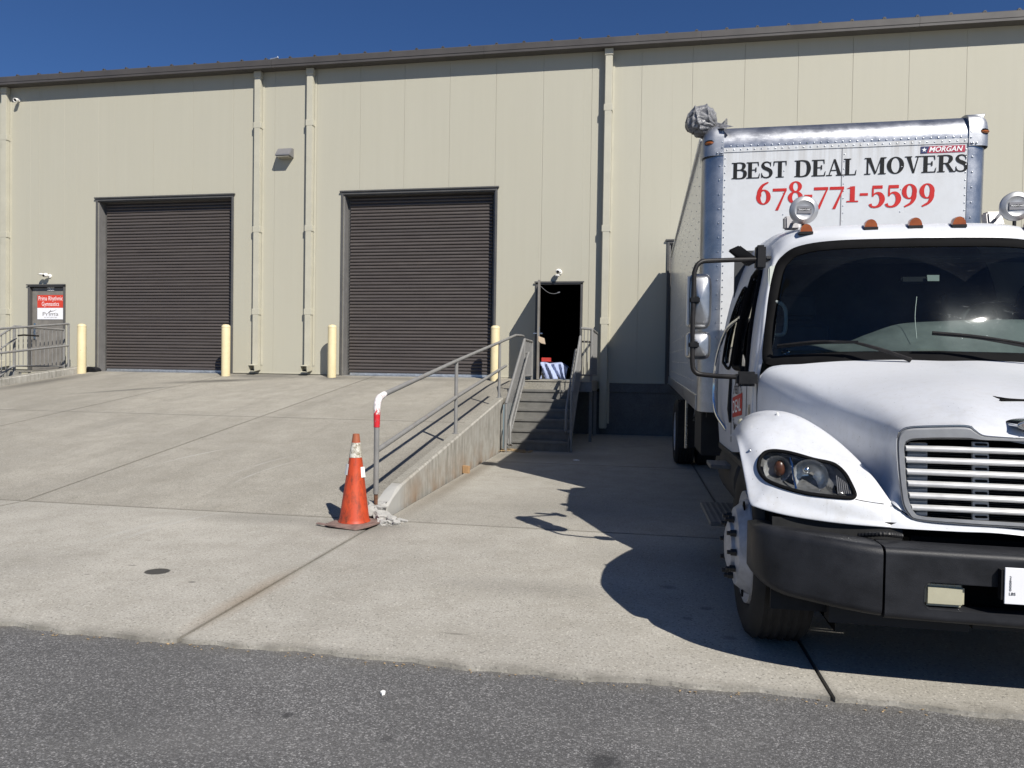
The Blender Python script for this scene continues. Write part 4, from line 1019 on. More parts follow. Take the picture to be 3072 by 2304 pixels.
# --- cargo box (nose slightly down)
TH = R(1.0); PS = R(.55); BY, BZ, BL, BH, BW = 6.95, 1.0, 8.5, 2.70, 1.22
def TB(p):
    c, s = math.cos(TH), math.sin(TH); y_ = p[1]*c - p[2]*s; k, q = math.cos(PS), math.sin(PS)
    return Vector((C + .010 + p[0]*k + y_*q, BY + y_*k - p[0]*q, BZ + p[1]*s + p[2]*c))
g = B(); g.box(-BW + .004, BW - .004, .20, BL, .02, BH - .03); g.xf(TB); box = put(g, 'cargo_box', 'white_box_side', tk)
rad = .16
g = B(); g.box(-1.062, 1.062, .002, .03, .0, 2.47); g.xf(TB); put(g, 'front_panel', 'white_box_panel', box)
g = B(); g.box(-.0035, .0035, -.0005, .002, .0, 2.44); g.xf(TB); put(g, 'panel_seam', 'fixture_grey', box)
for sgn in (-1, 1):
    g = B(); rows = []
    for z in (0, .6, 1.2, 1.8, 2.43):
        rows.append([Vector((sgn*1.04, -.003, z)), Vector((sgn*1.062, -.003, z))] + [Vector((sgn*(1.062 + rad*math.sin(a)), rad - (rad + .003)*math.cos(a), z)) for a in [R(10*k) for k in range(1, 10)]] + [Vector((sgn*1.222, rad + .06, z))])
    g.grid(rows); g.xf(TB); put(g, 'corner_post', 'brushed_aluminium', box, smooth=True)
    # cast corner
    g = B(); rows = []
    e = .62
    pw = lambda v: math.copysign(abs(v)**e, v)
    for k in range(9):
        bb = R(90*k/8); rows.append([Vector((sgn*(1.062 + .168*pw(math.sin(R(90*j/10)))*pw(math.cos(bb)) if j else 0) if j else (sgn*1.04), rad - (.172)*pw(math.cos(R(90*j/10)))*pw(math.cos(bb)), 2.50 + .212*pw(math.sin(bb)))) for j in range(11)])
    rows.insert(0, [Vector((p.x, p.y, 2.41)) for p in rows[0]])
    rows = [r + [Vector((r[-1].x, r[-1].y + .16, r[-1].z))] for r in rows]
    rows.append([Vector((p.x, rad + .16, 2.712)) for p in rows[-1]])
    i0 = len(g.v); g.grid(rows); m_ = len(rows[0]); g.v.append(Vector((sgn*1.04, rad + .16, 2.45))); g.f.append(tuple(i0 + k*m_ for k in range(len(rows))) + (len(g.v) - 1,))
    g.xf(TB); cs = put(g, 'corner_casting', 'cast_aluminium', box, smooth=True, angle=45)
    g = B(); g.ball((sgn*1.155, .035, 2.535), .06, (1.0, .8, .62), 12, 6); g.xf(TB); put(g, 'lamp_pocket', 'black_void', cs, smooth=True)
    g = B(); g.ball((sgn*1.165, .015, 2.53), .042, (1.1, .8, .42), 12, 6); g.xf(TB); put(g, 'marker_lens', 'amber_lens', cs, smooth=True)
    if sgn > 0:
        g = B(); g.prism([(1.04, .06, 2.70), (1.19, .04, 2.70), (1.175, .05, 2.66), (1.08, .03, 2.60)], (0, .10, .01)); g.xf(TB); put(g, 'casting_fin', 'cast_aluminium', cs, bevel=.006)
    # bottom and top side rails
    g = B(); g.box(*sorted((sgn*1.205, sgn*1.232)), .26, BL, .0, .15); g.xf(TB); put(g, 'side_rail', 'brushed_aluminium', box, bevel=.004, seg=1)
    g = B(); g.box(*sorted((sgn*1.19, sgn*1.236)), .38, BL, 2.63, 2.705); g.xf(TB); put(g, 'side_rail', 'white_box_panel', box, bevel=.01, seg=2)
g = B(); rows = []
for x in (-1.04, -.5, 0, .5, 1.04):
    rows.append([Vector((x, -.002, 2.475))] + [Vector((x, rad - (rad + .002)*math.cos(a), 2.50 + .20*math.sin(a))) for a in [R(9*k) for k in range(11)]] + [Vector((x, .5, 2.702))])
g.grid(rows); g.xf(TB); put(g, 'front_top_rail', 'brushed_aluminium', box, smooth=True)
g = B(); g.box(-1.05, 1.05, -.004, .004, 2.437, 2.478); g.xf(TB); put(g, 'rivet_flange', 'white_box_panel', box)
g = B(); g.box(-BW + .05, BW - .05, .3, BL, BH - .029, BH); g.xf(TB); put(g, 'roof', 'white_box_panel', box)
rv = B()
for k in range(34):
    x = -1.01 + 2.02*k/33
    rv.dome((x, -.004, 2.457), .0075, (0, -1, 0)); rv.dome((x + .03, -.002, 2.492), .0085, (0, -1, 0))
for k in range(36):
    z = .05 + 2.33*k/35
    for x in (-1.025, 1.025): rv.dome((x, .002, z), .0075, (0, -1, 0))
    if k % 2 == 0:
        for x in (-1.075, 1.075): rv.dome((x, -.003, z), .0085, (0, -1, 0))
    rv.dome((.018, .002, z), .0065, (0, -1, 0))
    if k % 3 == 0:
        for x in (-.5, .5): rv.dome((x, .002, z), .0065, (0, -1, 0))
for k in range(19):
    for j in range(13):
        y = .5 + k*.41; z = .28 + j*.18
        rv.dome((-BW + .003, y + (.05 if j % 2 else 0), z), .0065, (-1, 0, 0), 5)
for sgn in (-1, 1):
    for k in range(5): rv.dome((sgn*(1.07 + .03*k), (-.016 if k < 2 else -.012 + .01*k), 2.43), .009, (0, -1, 0)); rv.dome((sgn*1.055, -.015 + .004*k, 2.43 + .05*k), .009, (0, -1, 0))
rv.xf(TB); o = put(rv, 'rivets', 'satin_chrome', box, kind='stuff', smooth=True)

# --- painted lettering on the box front: serif capitals and old-style figures drawn stroke by stroke
def strip(P, Wd, n=26):
    c = curve([(a, e, 0) for a, e in P], n); w = curve([(k + .022, 0, 0) for k in Wd], n); L, Rr = [], []
    for k, p in enumerate(c):
        t = (c[min(k + 1, n - 1)] - c[max(k - 1, 0)]).normalized(); nn = Vector((-t.y, t.x, 0)); L.append(p + nn*w[k].x*.5); Rr.append(p - nn*w[k].x*.5)
    return [(L[k], L[k + 1], Rr[k + 1], Rr[k]) for k in range(n - 1)]
def q4(*p): return [tuple(Vector((a, e, 0)) for a, e in p)]
def rc4(x0, x1, y0, y1):
    if x1 - x0 < .3: x0, x1 = x0 - .012, x1 + .012
    if y1 - y0 < .1: y0, y1 = (y0, y1 + .012) if y0 < .5 else (y0 - .012, y1)
    return q4((x0, y0), (x1, y0), (x1, y1), (x0, y1))
def ring(cx, cy, rx_, ry_, wx, wy):
    P, Q = [], []; wx += .02; wy += .012
    for k in range(41):
        a = 2*math.pi*k/40; P.append(Vector((cx + (rx_ + wx/2)*math.cos(a), cy + (ry_ + wy/2)*math.sin(a), 0))); Q.append(Vector((cx + (rx_ - wx/2)*math.cos(a), cy + (ry_ - wy/2)*math.sin(a), 0)))
    return [(P[k], P[k + 1], Q[k + 1], Q[k]) for k in range(40)]
ST = rc4(.10, .27, .02, .98); SB = rc4(0, .36, 0, .045); STp = rc4(0, .36, .955, 1)
GL = {
 'B': (.76, [ST, rc4(0, .3, 0, .045), rc4(0, .3, .955, 1), strip([(.25, .975), (.45, .975), (.60, .90), (.63, .77), (.58, .63), (.45, .54), (.25, .53)], (.05, .05, .12, .16, .12, .05, .05)), strip([(.25, .53), (.48, .53), (.66, .44), (.69, .28), (.64, .11), (.48, .025), (.2, .025)], (.05, .05, .13, .17, .13, .05, .05))]),
 'E': (.73, [ST, rc4(0, .62, .95, 1), rc4(0, .66, 0, .05), rc4(.2, .5, .50, .545), q4((.56, .95), (.62, .95), (.635, .74), (.605, .74)), q4((.60, .05), (.66, .05), (.69, .29), (.66, .29)), rc4(.46, .5, .39, .66)]),
 'S': (.62, [strip([(.50, .80), (.44, .92), (.30, .975), (.15, .92), (.10, .78), (.17, .64), (.32, .55), (.47, .44), (.52, .27), (.46, .10), (.30, .025), (.13, .07), (.05, .22)], (.03, .05, .06, .09, .14, .17, .19, .18, .15, .10, .06, .05, .03), 40), q4((.475, .70), (.515, .70), (.525, .99), (.48, .96)), q4((.03, .01), (.075, .04), (.07, .32), (.03, .32))]),
 'T': (.72, [rc4(.265, .435, .02, .98), rc4(.15, .55, 0, .045), rc4(.02, .68, .95, 1), q4((.02, .95), (.08, .95), (.05, .72), (.02, .72)), q4((.62, .95), (.68, .95), (.68, .72), (.65, .72))]),
 'D': (.86, [ST, rc4(0, .3, 0, .045), rc4(0, .3, .955, 1), strip([(.2, .975), (.42, .975), (.64, .86), (.72, .5), (.64, .14), (.42, .025), (.2, .025)], (.05, .05, .13, .18, .13, .05, .05))]),
 'A': (.84, [q4((.34, 1.0), (.44, 1.0), (.75, .02), (.56, .02)), q4((.35, .97), (.395, .90), (.155, .02), (.10, .02)), rc4(.2, .58, .30, .345), rc4(0, .27, 0, .045), rc4(.47, .83, 0, .045)]),
 'L': (.66, [ST, STp, rc4(0, .6, 0, .05), q4((.54, .05), (.60, .05), (.63, .31), (.60, .31))]),
 'M': (1.06, [rc4(.11, .17, .02, .98), rc4(.76, .93, .02, .98), q4((.10, 1), (.29, 1), (.56, .06), (.49, .0)), q4((.49, .0), (.56, .06), (.82, 1), (.77, 1)), rc4(0, .28, 0, .045), rc4(.66, 1.03, 0, .045), rc4(0, .2, .955, 1), rc4(.78, 1.03, .955, 1)]),
 'O': (.86, [ring(.42, .5, .305, .475, .19, .055)]),
 'V': (.80, [q4((.07, 1), (.27, 1), (.47, 0), (.38, 0)), q4((.61, 1), (.665, 1), (.455, 0), (.40, .02)), rc4(0, .34, .955, 1), rc4(.5, .78, .955, 1)]),
 'R': (.83, [ST, SB, rc4(0, .3, .955, 1), strip([(.25, .975), (.46, .975), (.61, .89), (.63, .75), (.57, .60), (.45, .52), (.25, .51)], (.05, .05, .12, .16, .12, .05, .05)), q4((.36, .52), (.50, .545), (.79, .02), (.60, .02)), rc4(.60, .86, 0, .045)]),
 '6': (.64, [ring(.30, .33, .20, .31, .15, .05), strip([(.13, .36), (.14, .60), (.26, .85), (.48, .99)], (.15, .14, .09, .035))]),
 '7': (.60, [rc4(.02, .56, .57, .70), q4((.49, .60), (.56, .62), (.25, -.28), (.13, -.28))]),
 '8': (.63, [ring(.30, .755, .17, .215, .13, .05), ring(.30, .275, .205, .25, .15, .05)]),
 '1': (.54, [rc4(.2, .36, .02, .69), rc4(.06, .5, 0, .05), q4((.05, .60), (.2, .60), (.36, .70), (.28, .70))]),
 '5': (.60, [rc4(.12, .50, .56, .70), rc4(.12, .165, .22, .6), strip([(.13, .25), (.25, .36), (.39, .34), (.48, .20), (.49, .02), (.40, -.16), (.25, -.24), (.10, -.21), (.05, -.10)], (.03, .05, .12, .17, .17, .12, .06, .07, .10), 34)]),
 '9': (.64, [ring(.29, .40, .19, .30, .15, .05), strip([(.47, .36), (.46, .12), (.36, -.10), (.12, -.26)], (.15, .14, .09, .045))]),
 '-': (.36, [rc4(.03, .31, .27, .37)]), ' ': (.36, [])}
def serif(s, x0, x1, z, h, mat, name):
    g = B(); tot = sum(GL[c][0] for c in s); sx = (x1 - x0)/tot; x = 0
    for c in s:
        if c == ' ': g.xf(TB); put(g, name, mat, box); g = B()
        for k, poly in enumerate(GL[c][1]):
            for p in poly: g.quad(*[Vector((x0 + (x + v.x)*sx, -.0012 - .00025*k, z + v.y*h)) for v in p])
        x += GL[c][0]
    g.xf(TB); put(g, name, mat, box)
def lz(X, z):   # world height -> height on the tilted panel
    return (z - BZ)/math.cos(TH)
serif('BEST DEAL MOVERS', -.964, 1.046, 2.188, .150, 'print_black', 'lettering')
serif('678-771-5599', -.743, .797, 1.945, .205, 'print_red', 'lettering')
g = B(); g.box(.655, 1.015, -.0016, .001, 2.360, 2.420); g.xf(TB); put(g, 'maker_plate', 'logo_red', box)
g = B(); g.prism([(.655, -.0026, 2.360), (.705, -.0026, 2.360), (.725, -.0026, 2.420), (.655, -.0026, 2.420)], (0, .0008, 0)); g.xf(TB); put(g, 'maker_plate', 'print_navy', box)
g = B(); sp_ = []
for k in range(10): a = R(90 + 36*k); r_ = .022 if k % 2 == 0 else .009; sp_.append((.683 + r_*math.cos(a), -.0034, 2.390 + r_*math.sin(a)))
g.prism(sp_, (0, .0005, 0)); g.xf(TB); put(g, 'star', 'print_white', box); g = B()
text(g, 'MORGAN', .062, (.722, -.0024, 2.370), UX, UZ, .02, .25, width=.275); g.xf(TB); put(g, 'lettering', 'print_white', box)

# --- running gear
def wheel(xo, y, side, name, dual=False, r_=.475, hub=.10):
    "xo: outer side wall; side -1 is the left of the picture"
    ax = (side, 0, 0); w = .27
    ty = B(); ty.lathe([(.29, -.02), (.33, .0), (r_ - .07, .012), (r_ - .025, -.004), (r_, -.035)] + [(r_ - (.012 if k % 2 else 0), -.035 - .05*k/2*.8) for k in range(1, 10)] + [(r_, -w + .035), (r_ - .025, -w + .004), (.33, -w)], (xo, y, r_ - .005), ax, 48, caps=False)
    t = put(ty, name, 'rubber', tk, smooth=True, angle=40)
    if hub > 0: pr = [(.295, -.03), (.29, .0), (.275, -.015), (.25, -.03), (.24, .0), (.215, .03), (.20, .05), (.155, .06), (.13, .062), (.125, .08), (.09, .092), (.0, .096)]
    else: pr = [(.295, -.03), (.29, .0), (.27, -.02), (.25, -.12), (.20, -.15), (.13, -.15), (.12, -.06), (.0, -.05)]
    rm = B(); rm.lathe(pr, (xo, y, r_ - .005), ax, 40, caps=False); put(rm, 'rim', 'steel_wheel_white', t, smooth=True)
    hh = .060 if hub > 0 else -.15
    hd = B(); nut = B()
    for k in range(10):
        a = 2*math.pi*k/10; px_ = xo + side*hh; py = y + .155*math.cos(a); pz = r_ - .005 + .155*math.sin(a)
        nut.lathe([(.019, 0), (.019, .028), (.012, .028), (.012, .045)], (px_, py, pz), ax, 6)
    put(nut, 'lug_nuts', 'lug_black', t, kind='stuff')
    for k in range(5):
        a = 2*math.pi*(k + .5)/5; hd.lathe([(.03, 0), (.028, .006)], (xo + side*(.012 if hub > 0 else -.09), y + .232*math.cos(a), r_ - .005 + .232*math.sin(a)), ax, 12)
    put(hd, 'hand_holes', 'black_void', t, kind='stuff')
    if dual:
        ty2 = B(); ty2.lathe([(.29, 0), (r_ - .03, 0), (r_, -.03), (r_, -w + .03), (r_ - .03, -w), (.29, -w)], (xo - side*.31, y, r_ - .005), ax, 32); put(ty2, 'inner_tyre', 'rubber', t, smooth=True)
wheel(C - 1.215, 3.91, -1, 'front_wheel', r_=.462); wheel(C + 1.215, 3.91, 1, 'front_wheel', r_=.462)
wheel(C - 1.21, 11.05, -1, 'rear_wheel', True, .49, 0); wheel(C + 1.21, 11.05, 1, 'rear_wheel', True, .49, 0)
g = B()
for s_ in (-1, 1): g.box(C + s_*.43 - .04, C + s_*.43 + .04, 3.6, 15.0, .62, .86)
for y in (4.9, 6.6, 8.2, 9.8, 12.2): g.box(C - .43, C + .43, y, y + .08, .66, .82)
g.box(C - 1.0, C + 1.0, 10.98, 11.12, .42, .56); g.box(C - 1.0, C + 1.0, 3.85, 3.97, .38, .5); g.box(C - .35, C + .35, 3.62, 5.4, .35, .62)
put(g, 'chassis', 'chassis_black', tk)
for x0_, x1_ in ((C - .93, C - .36), (C + .36, C + .93)): put(B().box(x0_, x1_, 3.34, 3.42, .27, .62), 'splash_pan', 'chassis_black', tk)
put(B().box(C - .355, C + .355, 3.36, 5.2, .27, .40), 'oil_pan', 'chassis_black', tk, bevel=.03)
put(B().box(C - .90, C + .90, 4.9, 6.6, .40, .66), 'gear_tray', 'chassis_black', tk, bevel=.02)
g = B()
for y in [7.1 + .42*k for k in range(19)]: g.box(C - 1.12, C + 1.16, y, y + .06, BZ - .06 + (y - BY)*.0174, BZ + .018 + (y - BY)*.0174)
put(g, 'cross_members', 'chassis_black', tk)
for s_ in (-1, 1):
    g = B(); g.lathe([(.0, 0), (.27, .0), (.29, .02), (.29, 1.0), (.27, 1.02), (0, 1.02)], (C + s_*.82, 5.15, .60), (0, 1, 0), 28); tn = put(g, 'fuel_tank', 'chassis_black', tk, smooth=True)
    g = B(); g.box(*sorted((C + s_*1.0, C + s_*1.28)), 4.98, 5.75, .33, .36); put(g, 'step', 'diamond_plate', tk, bevel=.004, seg=1)
    g = B(); g.box(*sorted((C + s_*1.08, C + s_*1.24)), 5.45, 5.75, .66, .69); put(g, 'step', 'diamond_plate', tk, bevel=.004, seg=1)
    g = B(); g.box(*sorted((C + s_*.62, C + s_*1.2)), 10.42, 10.44, .3, .95); put(g, 'mud_flap', 'rubber', tk)
    g = B(); g.tube([(C + s_*1.1, 8.6, 1.02), (C + s_*1.02, 9.9, .72)], .015, 6); g.tube([(C + s_*1.12, 9.9, 1.06), (C + s_*1.12, 9.9, .35)], .018, 6); put(g, 'side_guard', 'satin_chrome', tk)
    g = B(); g.box(*sorted((C + s_*.65, C + s_*1.15)), 7.3, 8.1, .55, .98); put(g, 'battery_box', 'chassis_black', tk, bevel=.01)

# --- hood: smooth shells through measured points, left half mirrored
I = at
A = [[HW(0, 4.620, 1.468), I(2680, 1078, 4.630), I(2530, 1083, 4.645), I(2400, 1093, 4.680), I(2315, 1107, 4.730), I(2280, 1135, 4.760), I(2271, 1180, 4.770), I(2268, 1225, 4.780), I(2268, 1260, 4.780)],
     [HW(0, 4.280, 1.402), I(2760, 1118, 4.290), I(2625, 1126, 4.310), I(2510, 1143, 4.330), I(2440, 1165, 4.350), I(2405, 1192, 4.390), I(2400, 1228, 4.370), I(2405, 1258, 4.350), I(2400, 1290, 4.330)],
     [HW(0, 3.910, 1.318), I(2845, 1160, 3.920), I(2720, 1170, 3.940), I(2610, 1193, 3.960), I(2555, 1222, 3.980), I(2530, 1255, 4.000), I(2530, 1300, 3.980), I(2530, 1330, 3.960), I(2520, 1360, 3.950)],
     [HW(0, 3.600, 1.225), I(2920, 1215, 3.610), I(2810, 1222, 3.640), I(2705, 1238, 3.660), I(2650, 1265, 3.680), I(2630, 1310, 3.690), I(2630, 1355, 3.680), I(2625, 1395, 3.680), I(2612, 1430, 3.670)],
     [HW(0, 3.400, 1.135), I(2950, 1270, 3.420), I(2868, 1262, 3.450), I(2760, 1266, 3.470), I(2692, 1283, 3.490), I(2675, 1325, 3.490), I(2675, 1390, 3.490), I(2677, 1450, 3.470), I(2672, 1505, 3.430)],
     [HW(0, 3.330, 1.06), I(2946, 1306, 3.350), I(2891, 1277, 3.370), I(2780, 1278, 3.390), I(2706, 1290, 3.410), I(2690, 1330, 3.425), I(2693, 1410, 3.425), I(2705, 1490, 3.415), I(2745, 1557, 3.400)]]
g = B(); g.grid(surf(A, 64, 48))
lipA = [I(2672, 1505, 3.43), I(2745, 1557, 3.40), I(2880, 1572, 3.37), I(3010, 1583, 3.345), HW(0, 3.33, .715)]
lipB = [I(2672, 1583, 3.38), I(2745, 1588, 3.36), I(2880, 1595, 3.335), I(3010, 1601, 3.315), HW(0, 3.30, .692)]
g.grid([curve(lipA, 24), curve([p.lerp(q, .5) + Vector((0, -.010*min(1, k), 0)) for k, (p, q) in enumerate(zip(lipA, lipB))], 24), curve(lipB, 24), curve([q + Vector((0, .06, -.004)) for q in lipB], 24)])
g.mirror(C)
hood = put(g, 'hood', 'white_truck_paint', tk, merge=.0004, smooth=True, angle=60)
crest = [(2212, 1277, 4.27), (2240, 1249, 4.15), (2285, 1233, 4.04), (2340, 1233, 3.94), (2390, 1247, 3.86), (2440, 1274, 3.78), (2489, 1308, 3.71), (2537, 1349, 3.63), (2586, 1398, 3.54), (2622, 1436, 3.475), (2672, 1505, 3.43)]
lip = [(2188, 1310, 4.18), (2203, 1308, 3.93), (2213, 1330, 3.74), (2226, 1390, 3.60), (2238, 1450, 3.51), (2250, 1505, 3.44), (2275, 1522, 3.405), (2360, 1545, 3.37), (2460, 1562, 3.36), (2560, 1574, 3.365), (2672, 1583, 3.38)]
bulge = [.01, .03, .06, .085, .10, .105, .10, .085, .06, .03, .0]
xo_ = [0, -4, -8, -9, -8, -4, 0, 0, 0, 0, 0]
rows = []
A8 = [r[8] for r in A[:5]]
V_ = [cr(A8, k/10) for k in range(11)]
V_ = [v if k in (9, 10) else v + Vector((.01, .01, -.01)) for k, v in enumerate(V_)]
rows.append(V_)
rows.append([(I(*c)*.55 + v*.45) + Vector((0, .0, .012 if k < 9 else 0)) for k, (c, v) in enumerate(zip(crest, V_))])
for v in (0, .18, .4, .62, .84, 1):
    row = []
    for k, (c, l) in enumerate(zip(crest, lip)):
        s_ = math.sin(math.pi*min(1, v*1.05))
        row.append(I(c[0] + (l[0] - c[0])*v + xo_[k]*s_, c[1] + (l[1] - c[1])*v, c[2] + (l[2] - c[2])*v - bulge[k]*s_))
    rows.append(row)
rows.append([p + Vector((.012, .03, .0)) for p in rows[-1]])
def P2(p):
    "where a point of the truck shows when seen from the place the measurements were taken"
    v = Vector((p.x, p.y, p.z - EYE)); a, u_, f = v.dot(rx), v.dot(up), -v.dot(bk); return (IW/2 + FPX*a/f, IH/2 - FPX*u_/f)
HL = [(2277, 1393), (2282, 1374), (2296, 1359), (2320, 1354), (2354, 1357), (2393, 1366), (2441, 1380), (2489, 1390), (2513, 1402), (2535, 1424), (2550, 1451), (2562, 1477), (2562, 1489), (2550, 1494), (2513, 1492), (2465, 1487), (2417, 1480), (2369, 1468), (2333, 1456), (2301, 1441), (2284, 1422), (2278, 1407)]
def inside(p, poly):
    x, y = p; r_ = False; n_ = len(poly)
    for k in range(n_):
        (xa, ya), (xb, yb) = poly[k], poly[(k + 1) % n_]
        if (ya > y) != (yb > y) and x < (xb - xa)*(y - ya)/(yb - ya) + xa: r_ = not r_
    return r_
fs = surf(rows, 110, 80)
bvh = BVHTree.FromPolygons([v for r in fs for v in r], [(a*110 + b_, a*110 + b_ + 1, (a + 1)*110 + b_ + 1, (a + 1)*110 + b_) for a in range(79) for b_ in range(109)])
def onf(x, y, lift=0):
    d = (at(x, y, 4) - Vector((0, 0, EYE))).normalized(); h = bvh.ray_cast(Vector((0, 0, EYE)), d)
    if h[0] is None: return at(x, y, 3.75)
    nrm = h[1] if h[1].dot(d) < 0 else -h[1]
    return h[0] + nrm*lift
g = B(); g.grid(fs, lambda p: not inside(P2(p), HL)); g.mirror(C)
fen = put(g, 'fender', 'white_truck_paint', tk, merge=.0003, smooth=True, angle=60)
# inner wheel housing and the dark bay under the hood
for s_ in (-1, 1):
    g = B(); rws = []
    for x in (.88, 1.15): rws.append([Vector((C + s_*x, 3.92 + .525*math.cos(a), .46 + .487*math.sin(a))) for a in [R(-15 + 15*k) for k in range(15)]])
    g.grid(rws); g.quad((C + s_*.881, 3.42, .2), (C + s_*.881, 4.45, .2), (C + s_*.881, 4.45, .86), (C + s_*.881, 3.42, .86))
    put(g, 'wheel_housing', 'black_void', tk)
    put(B().box(*sorted((C + s_*.62, C + s_*1.17)), 3.385, 3.40, .30, .72), 'splash_guard', 'rubber', tk)
g = B(); g.box(C - .57, C + .57, 3.58, 4.6, .62, 1.0); g.box(C - .58, C + .58, 3.40, 3.42, .36, .66); put(g, 'engine_bay', 'black_void', tk)

# headlamps
def smooth_loop(P, n=66):
    P = [Vector((a, b_, 0)) for a, b_ in P]; m = len(P); out = []
    for k in range(n):
        t = k*m/n; i = int(t); f = t - i; p0, p1, p2, p3 = (P[(i + j) % m] for j in (-1, 0, 1, 2))
        out.append(.5*((2*p1) + (p2 - p0)*f + (2*p0 - 5*p1 + 4*p2 - p3)*f*f + (3*p1 - p0 - 3*p2 + p3)*f*f*f))
    return [(p.x, p.y) for p in out]
HLs = smooth_loop(HL); hc = (sum(p[0] for p in HLs)/66, sum(p[1] for p in HLs)/66)
def flip(b_): return b_.xf(lambda p: Vector((2*C - p.x, p.y, p.z)))
def both(build, name, mat, parent, **kw):
    o1 = put(build(), name, mat, parent[0], **kw); o2 = put(flip(build()), name, mat, parent[1], **kw); return (o1, o2)
hl = both(lambda: B().tube([onf(*p, .003) for p in HLs], .0095, 8, closed=True), 'headlamp', 'seal_rubber', (tk, tk), smooth=True)
def hole(sc, dep, lift=0, ncol=8):
    def f():
        b_ = B(); rws = []
        for k in range(ncol + 1):
            t = 1 - k/ncol; rws.append([onf(hc[0] + (p[0] - hc[0])*t*sc, hc[1] + (p[1] - hc[1])*t*sc, 0) + Vector((0, dep(t), 0)) for p in HLs + HLs[:1]])
        b_.grid(rws); return b_
    return f
both(hole(.99, lambda t: -.018 + .010*t*t), 'lens', 'lamp_lens', hl, smooth=True)
both(hole(1.0, lambda t: .10*(1 - t**6) + .004), 'bucket', 'lamp_bucket', hl, smooth=True)
def bowl(x, y, dy, r_, d_, nrm=(-.28, -1, .02)):
    return lambda: B().lathe([(r_, d_), (r_*.93, d_*.72), (r_*.75, d_*.38), (r_*.5, d_*.14), (.012, 0)], onf(x, y, 0) + Vector((0, dy, 0)), nrm, 24, caps=False)
both(bowl(2448, 1432, .095, .078, .075), 'main_reflector', 'lamp_chrome', hl, smooth=True)
both(bowl(2345, 1410, .08, .062, .055), 'turn_reflector', 'lamp_chrome', hl, smooth=True)
both(lambda: B().ball(onf(2345, 1408, 0) + Vector((0, .045, 0)), .032, (.8, .7, 1.2), 12, 8), 'turn_bulb', 'amber_dark', hl, smooth=True)
both(lambda: B().ball(onf(2424, 1412, 0) + Vector((0, .03, 0)), .019, (1, 1, 1), 10, 6), 'bulb_cap', 'chrome', hl, smooth=True)
both(lambda: B().tube([onf(2372, 1372, -.006), onf(2380, 1420, -.004), onf(2388, 1466, -.006)], .0055, 6), 'divider', 'chrome', hl, smooth=True)
def ribs():
    b_ = B()
    for k in range(7): x = 2510 + 6.2*k; b_.tube([onf(x, 1425 + 4.5*k, -.004), onf(x + 5, 1480, -.004)], .0022, 5)
    return b_
both(ribs, 'lens_ribs', 'fixture_grey', hl)
both(lambda: B().lathe([(.017, 0), (.017, .008), (.010, .013), (0, .014)], onf(2222, 1265, -.002), (-.7, -.5, .4), 14), 'side_marker', 'fog_lens', (fen, fen), smooth=True)
both(lambda: B().lathe([(.008, 0), (.008, .006), (.005, .012), (0, .012)], onf(2332, 1244, -.001), (-.1, -.3, 1), 8), 'bolt', 'plastic_white', (fen, fen), smooth=True)
both(lambda: B().lathe([(.008, 0), (.008, .006), (.005, .010), (0, .010)], onf(2251, 1351, -.001), (-.7, -.7, .2), 8), 'bolt', 'satin_chrome', (fen, fen), smooth=True)

# grille
def yg(x): return 3.325 + .085*max(0, (3180 - x)/490)**2
def gz(P, lift=0): return [at(2650 + a/4.147, 1200 + b_/4.147, yg(2650 + a/4.147) - lift) for a, b_ in P]
go = [(2250, 490), (1950, 487), (1750, 483), (1400, 462), (1230, 440), (1130, 372), (1040, 322), (700, 322), (350, 335), (230, 372), (185, 440), (170, 560), (185, 850), (215, 1120), (245, 1300), (310, 1420), (420, 1490), (900, 1537), (1750, 1590), (1950, 1602), (2250, 1620)]
gi = [(2250, 533), (1950, 525), (1750, 520), (1400, 508), (1230, 503), (1130, 498), (1040, 494), (700, 490), (400, 500), (310, 525), (278, 560), (270, 620), (283, 850), (300, 1100), (335, 1280), (390, 1390), (480, 1442), (900, 1476), (1750, 1526), (1950, 1538), (2250, 1556)]
def frame(o_, i_, l0, l1):
    b_ = B(); a = curve(gz(o_, l0), 90); m = curve([p.lerp(q, .25) for p, q in zip(gz(o_, l1), gz(i_, l1))], 90); m2 = curve([p.lerp(q, .85) for p, q in zip(gz(o_, l1), gz(i_, l1))], 90); c = curve(gz(i_, l0 - .035), 90)
    b_.grid([a, m, m2, c]); return b_
gf = put(frame(go, gi, -.006, .012).mirror(C), 'grille', 'grille_frame_grey', tk, merge=.0004, smooth=True, angle=50)
put(B().tube(curve(gz([(p[0] + (2 if p[1] > 300 else 0), p[1]) for p in go], .004), 90), .0035, 6).mirror(C), 'chrome_edge', 'chrome', gf, smooth=True)
LY, RYs = (597, 742, 888, 1036, 1182, 1332), (642, 792, 946, 1096, 1246, 1400); LXs = (274, 276, 288, 300, 318, 345)
def bar_sec(p, h=.0125, d=.022): return [p + Vector((0, -d*.2, -h)), p + Vector((0, -d*.55, -h*.55)), p + Vector((0, -d*.6, .0)), p + Vector((0, -d*.35, h*.6)), p + Vector((0, d*.5, h)), p + Vector((0, d*.5, -h))]
for k in range(6):
    xs_ = [LXs[k] + (2250 - LXs[k])*j/14 for j in range(15)]
    ps = gz([(x, LY[k] + (RYs[k] - LY[k])*(x - 300)/1450) for x in xs_], -.006); ps[-1].x = C
    b_ = B(); secs = [bar_sec(p) for p in ps]; b_.grid([list(c) for c in zip(*[s_ + s_[:1] for s_ in secs])]); b_.mirror(C)
    put(b_, 'grille_bar', 'grille_silver', gf, merge=.0004, smooth=True, angle=30)
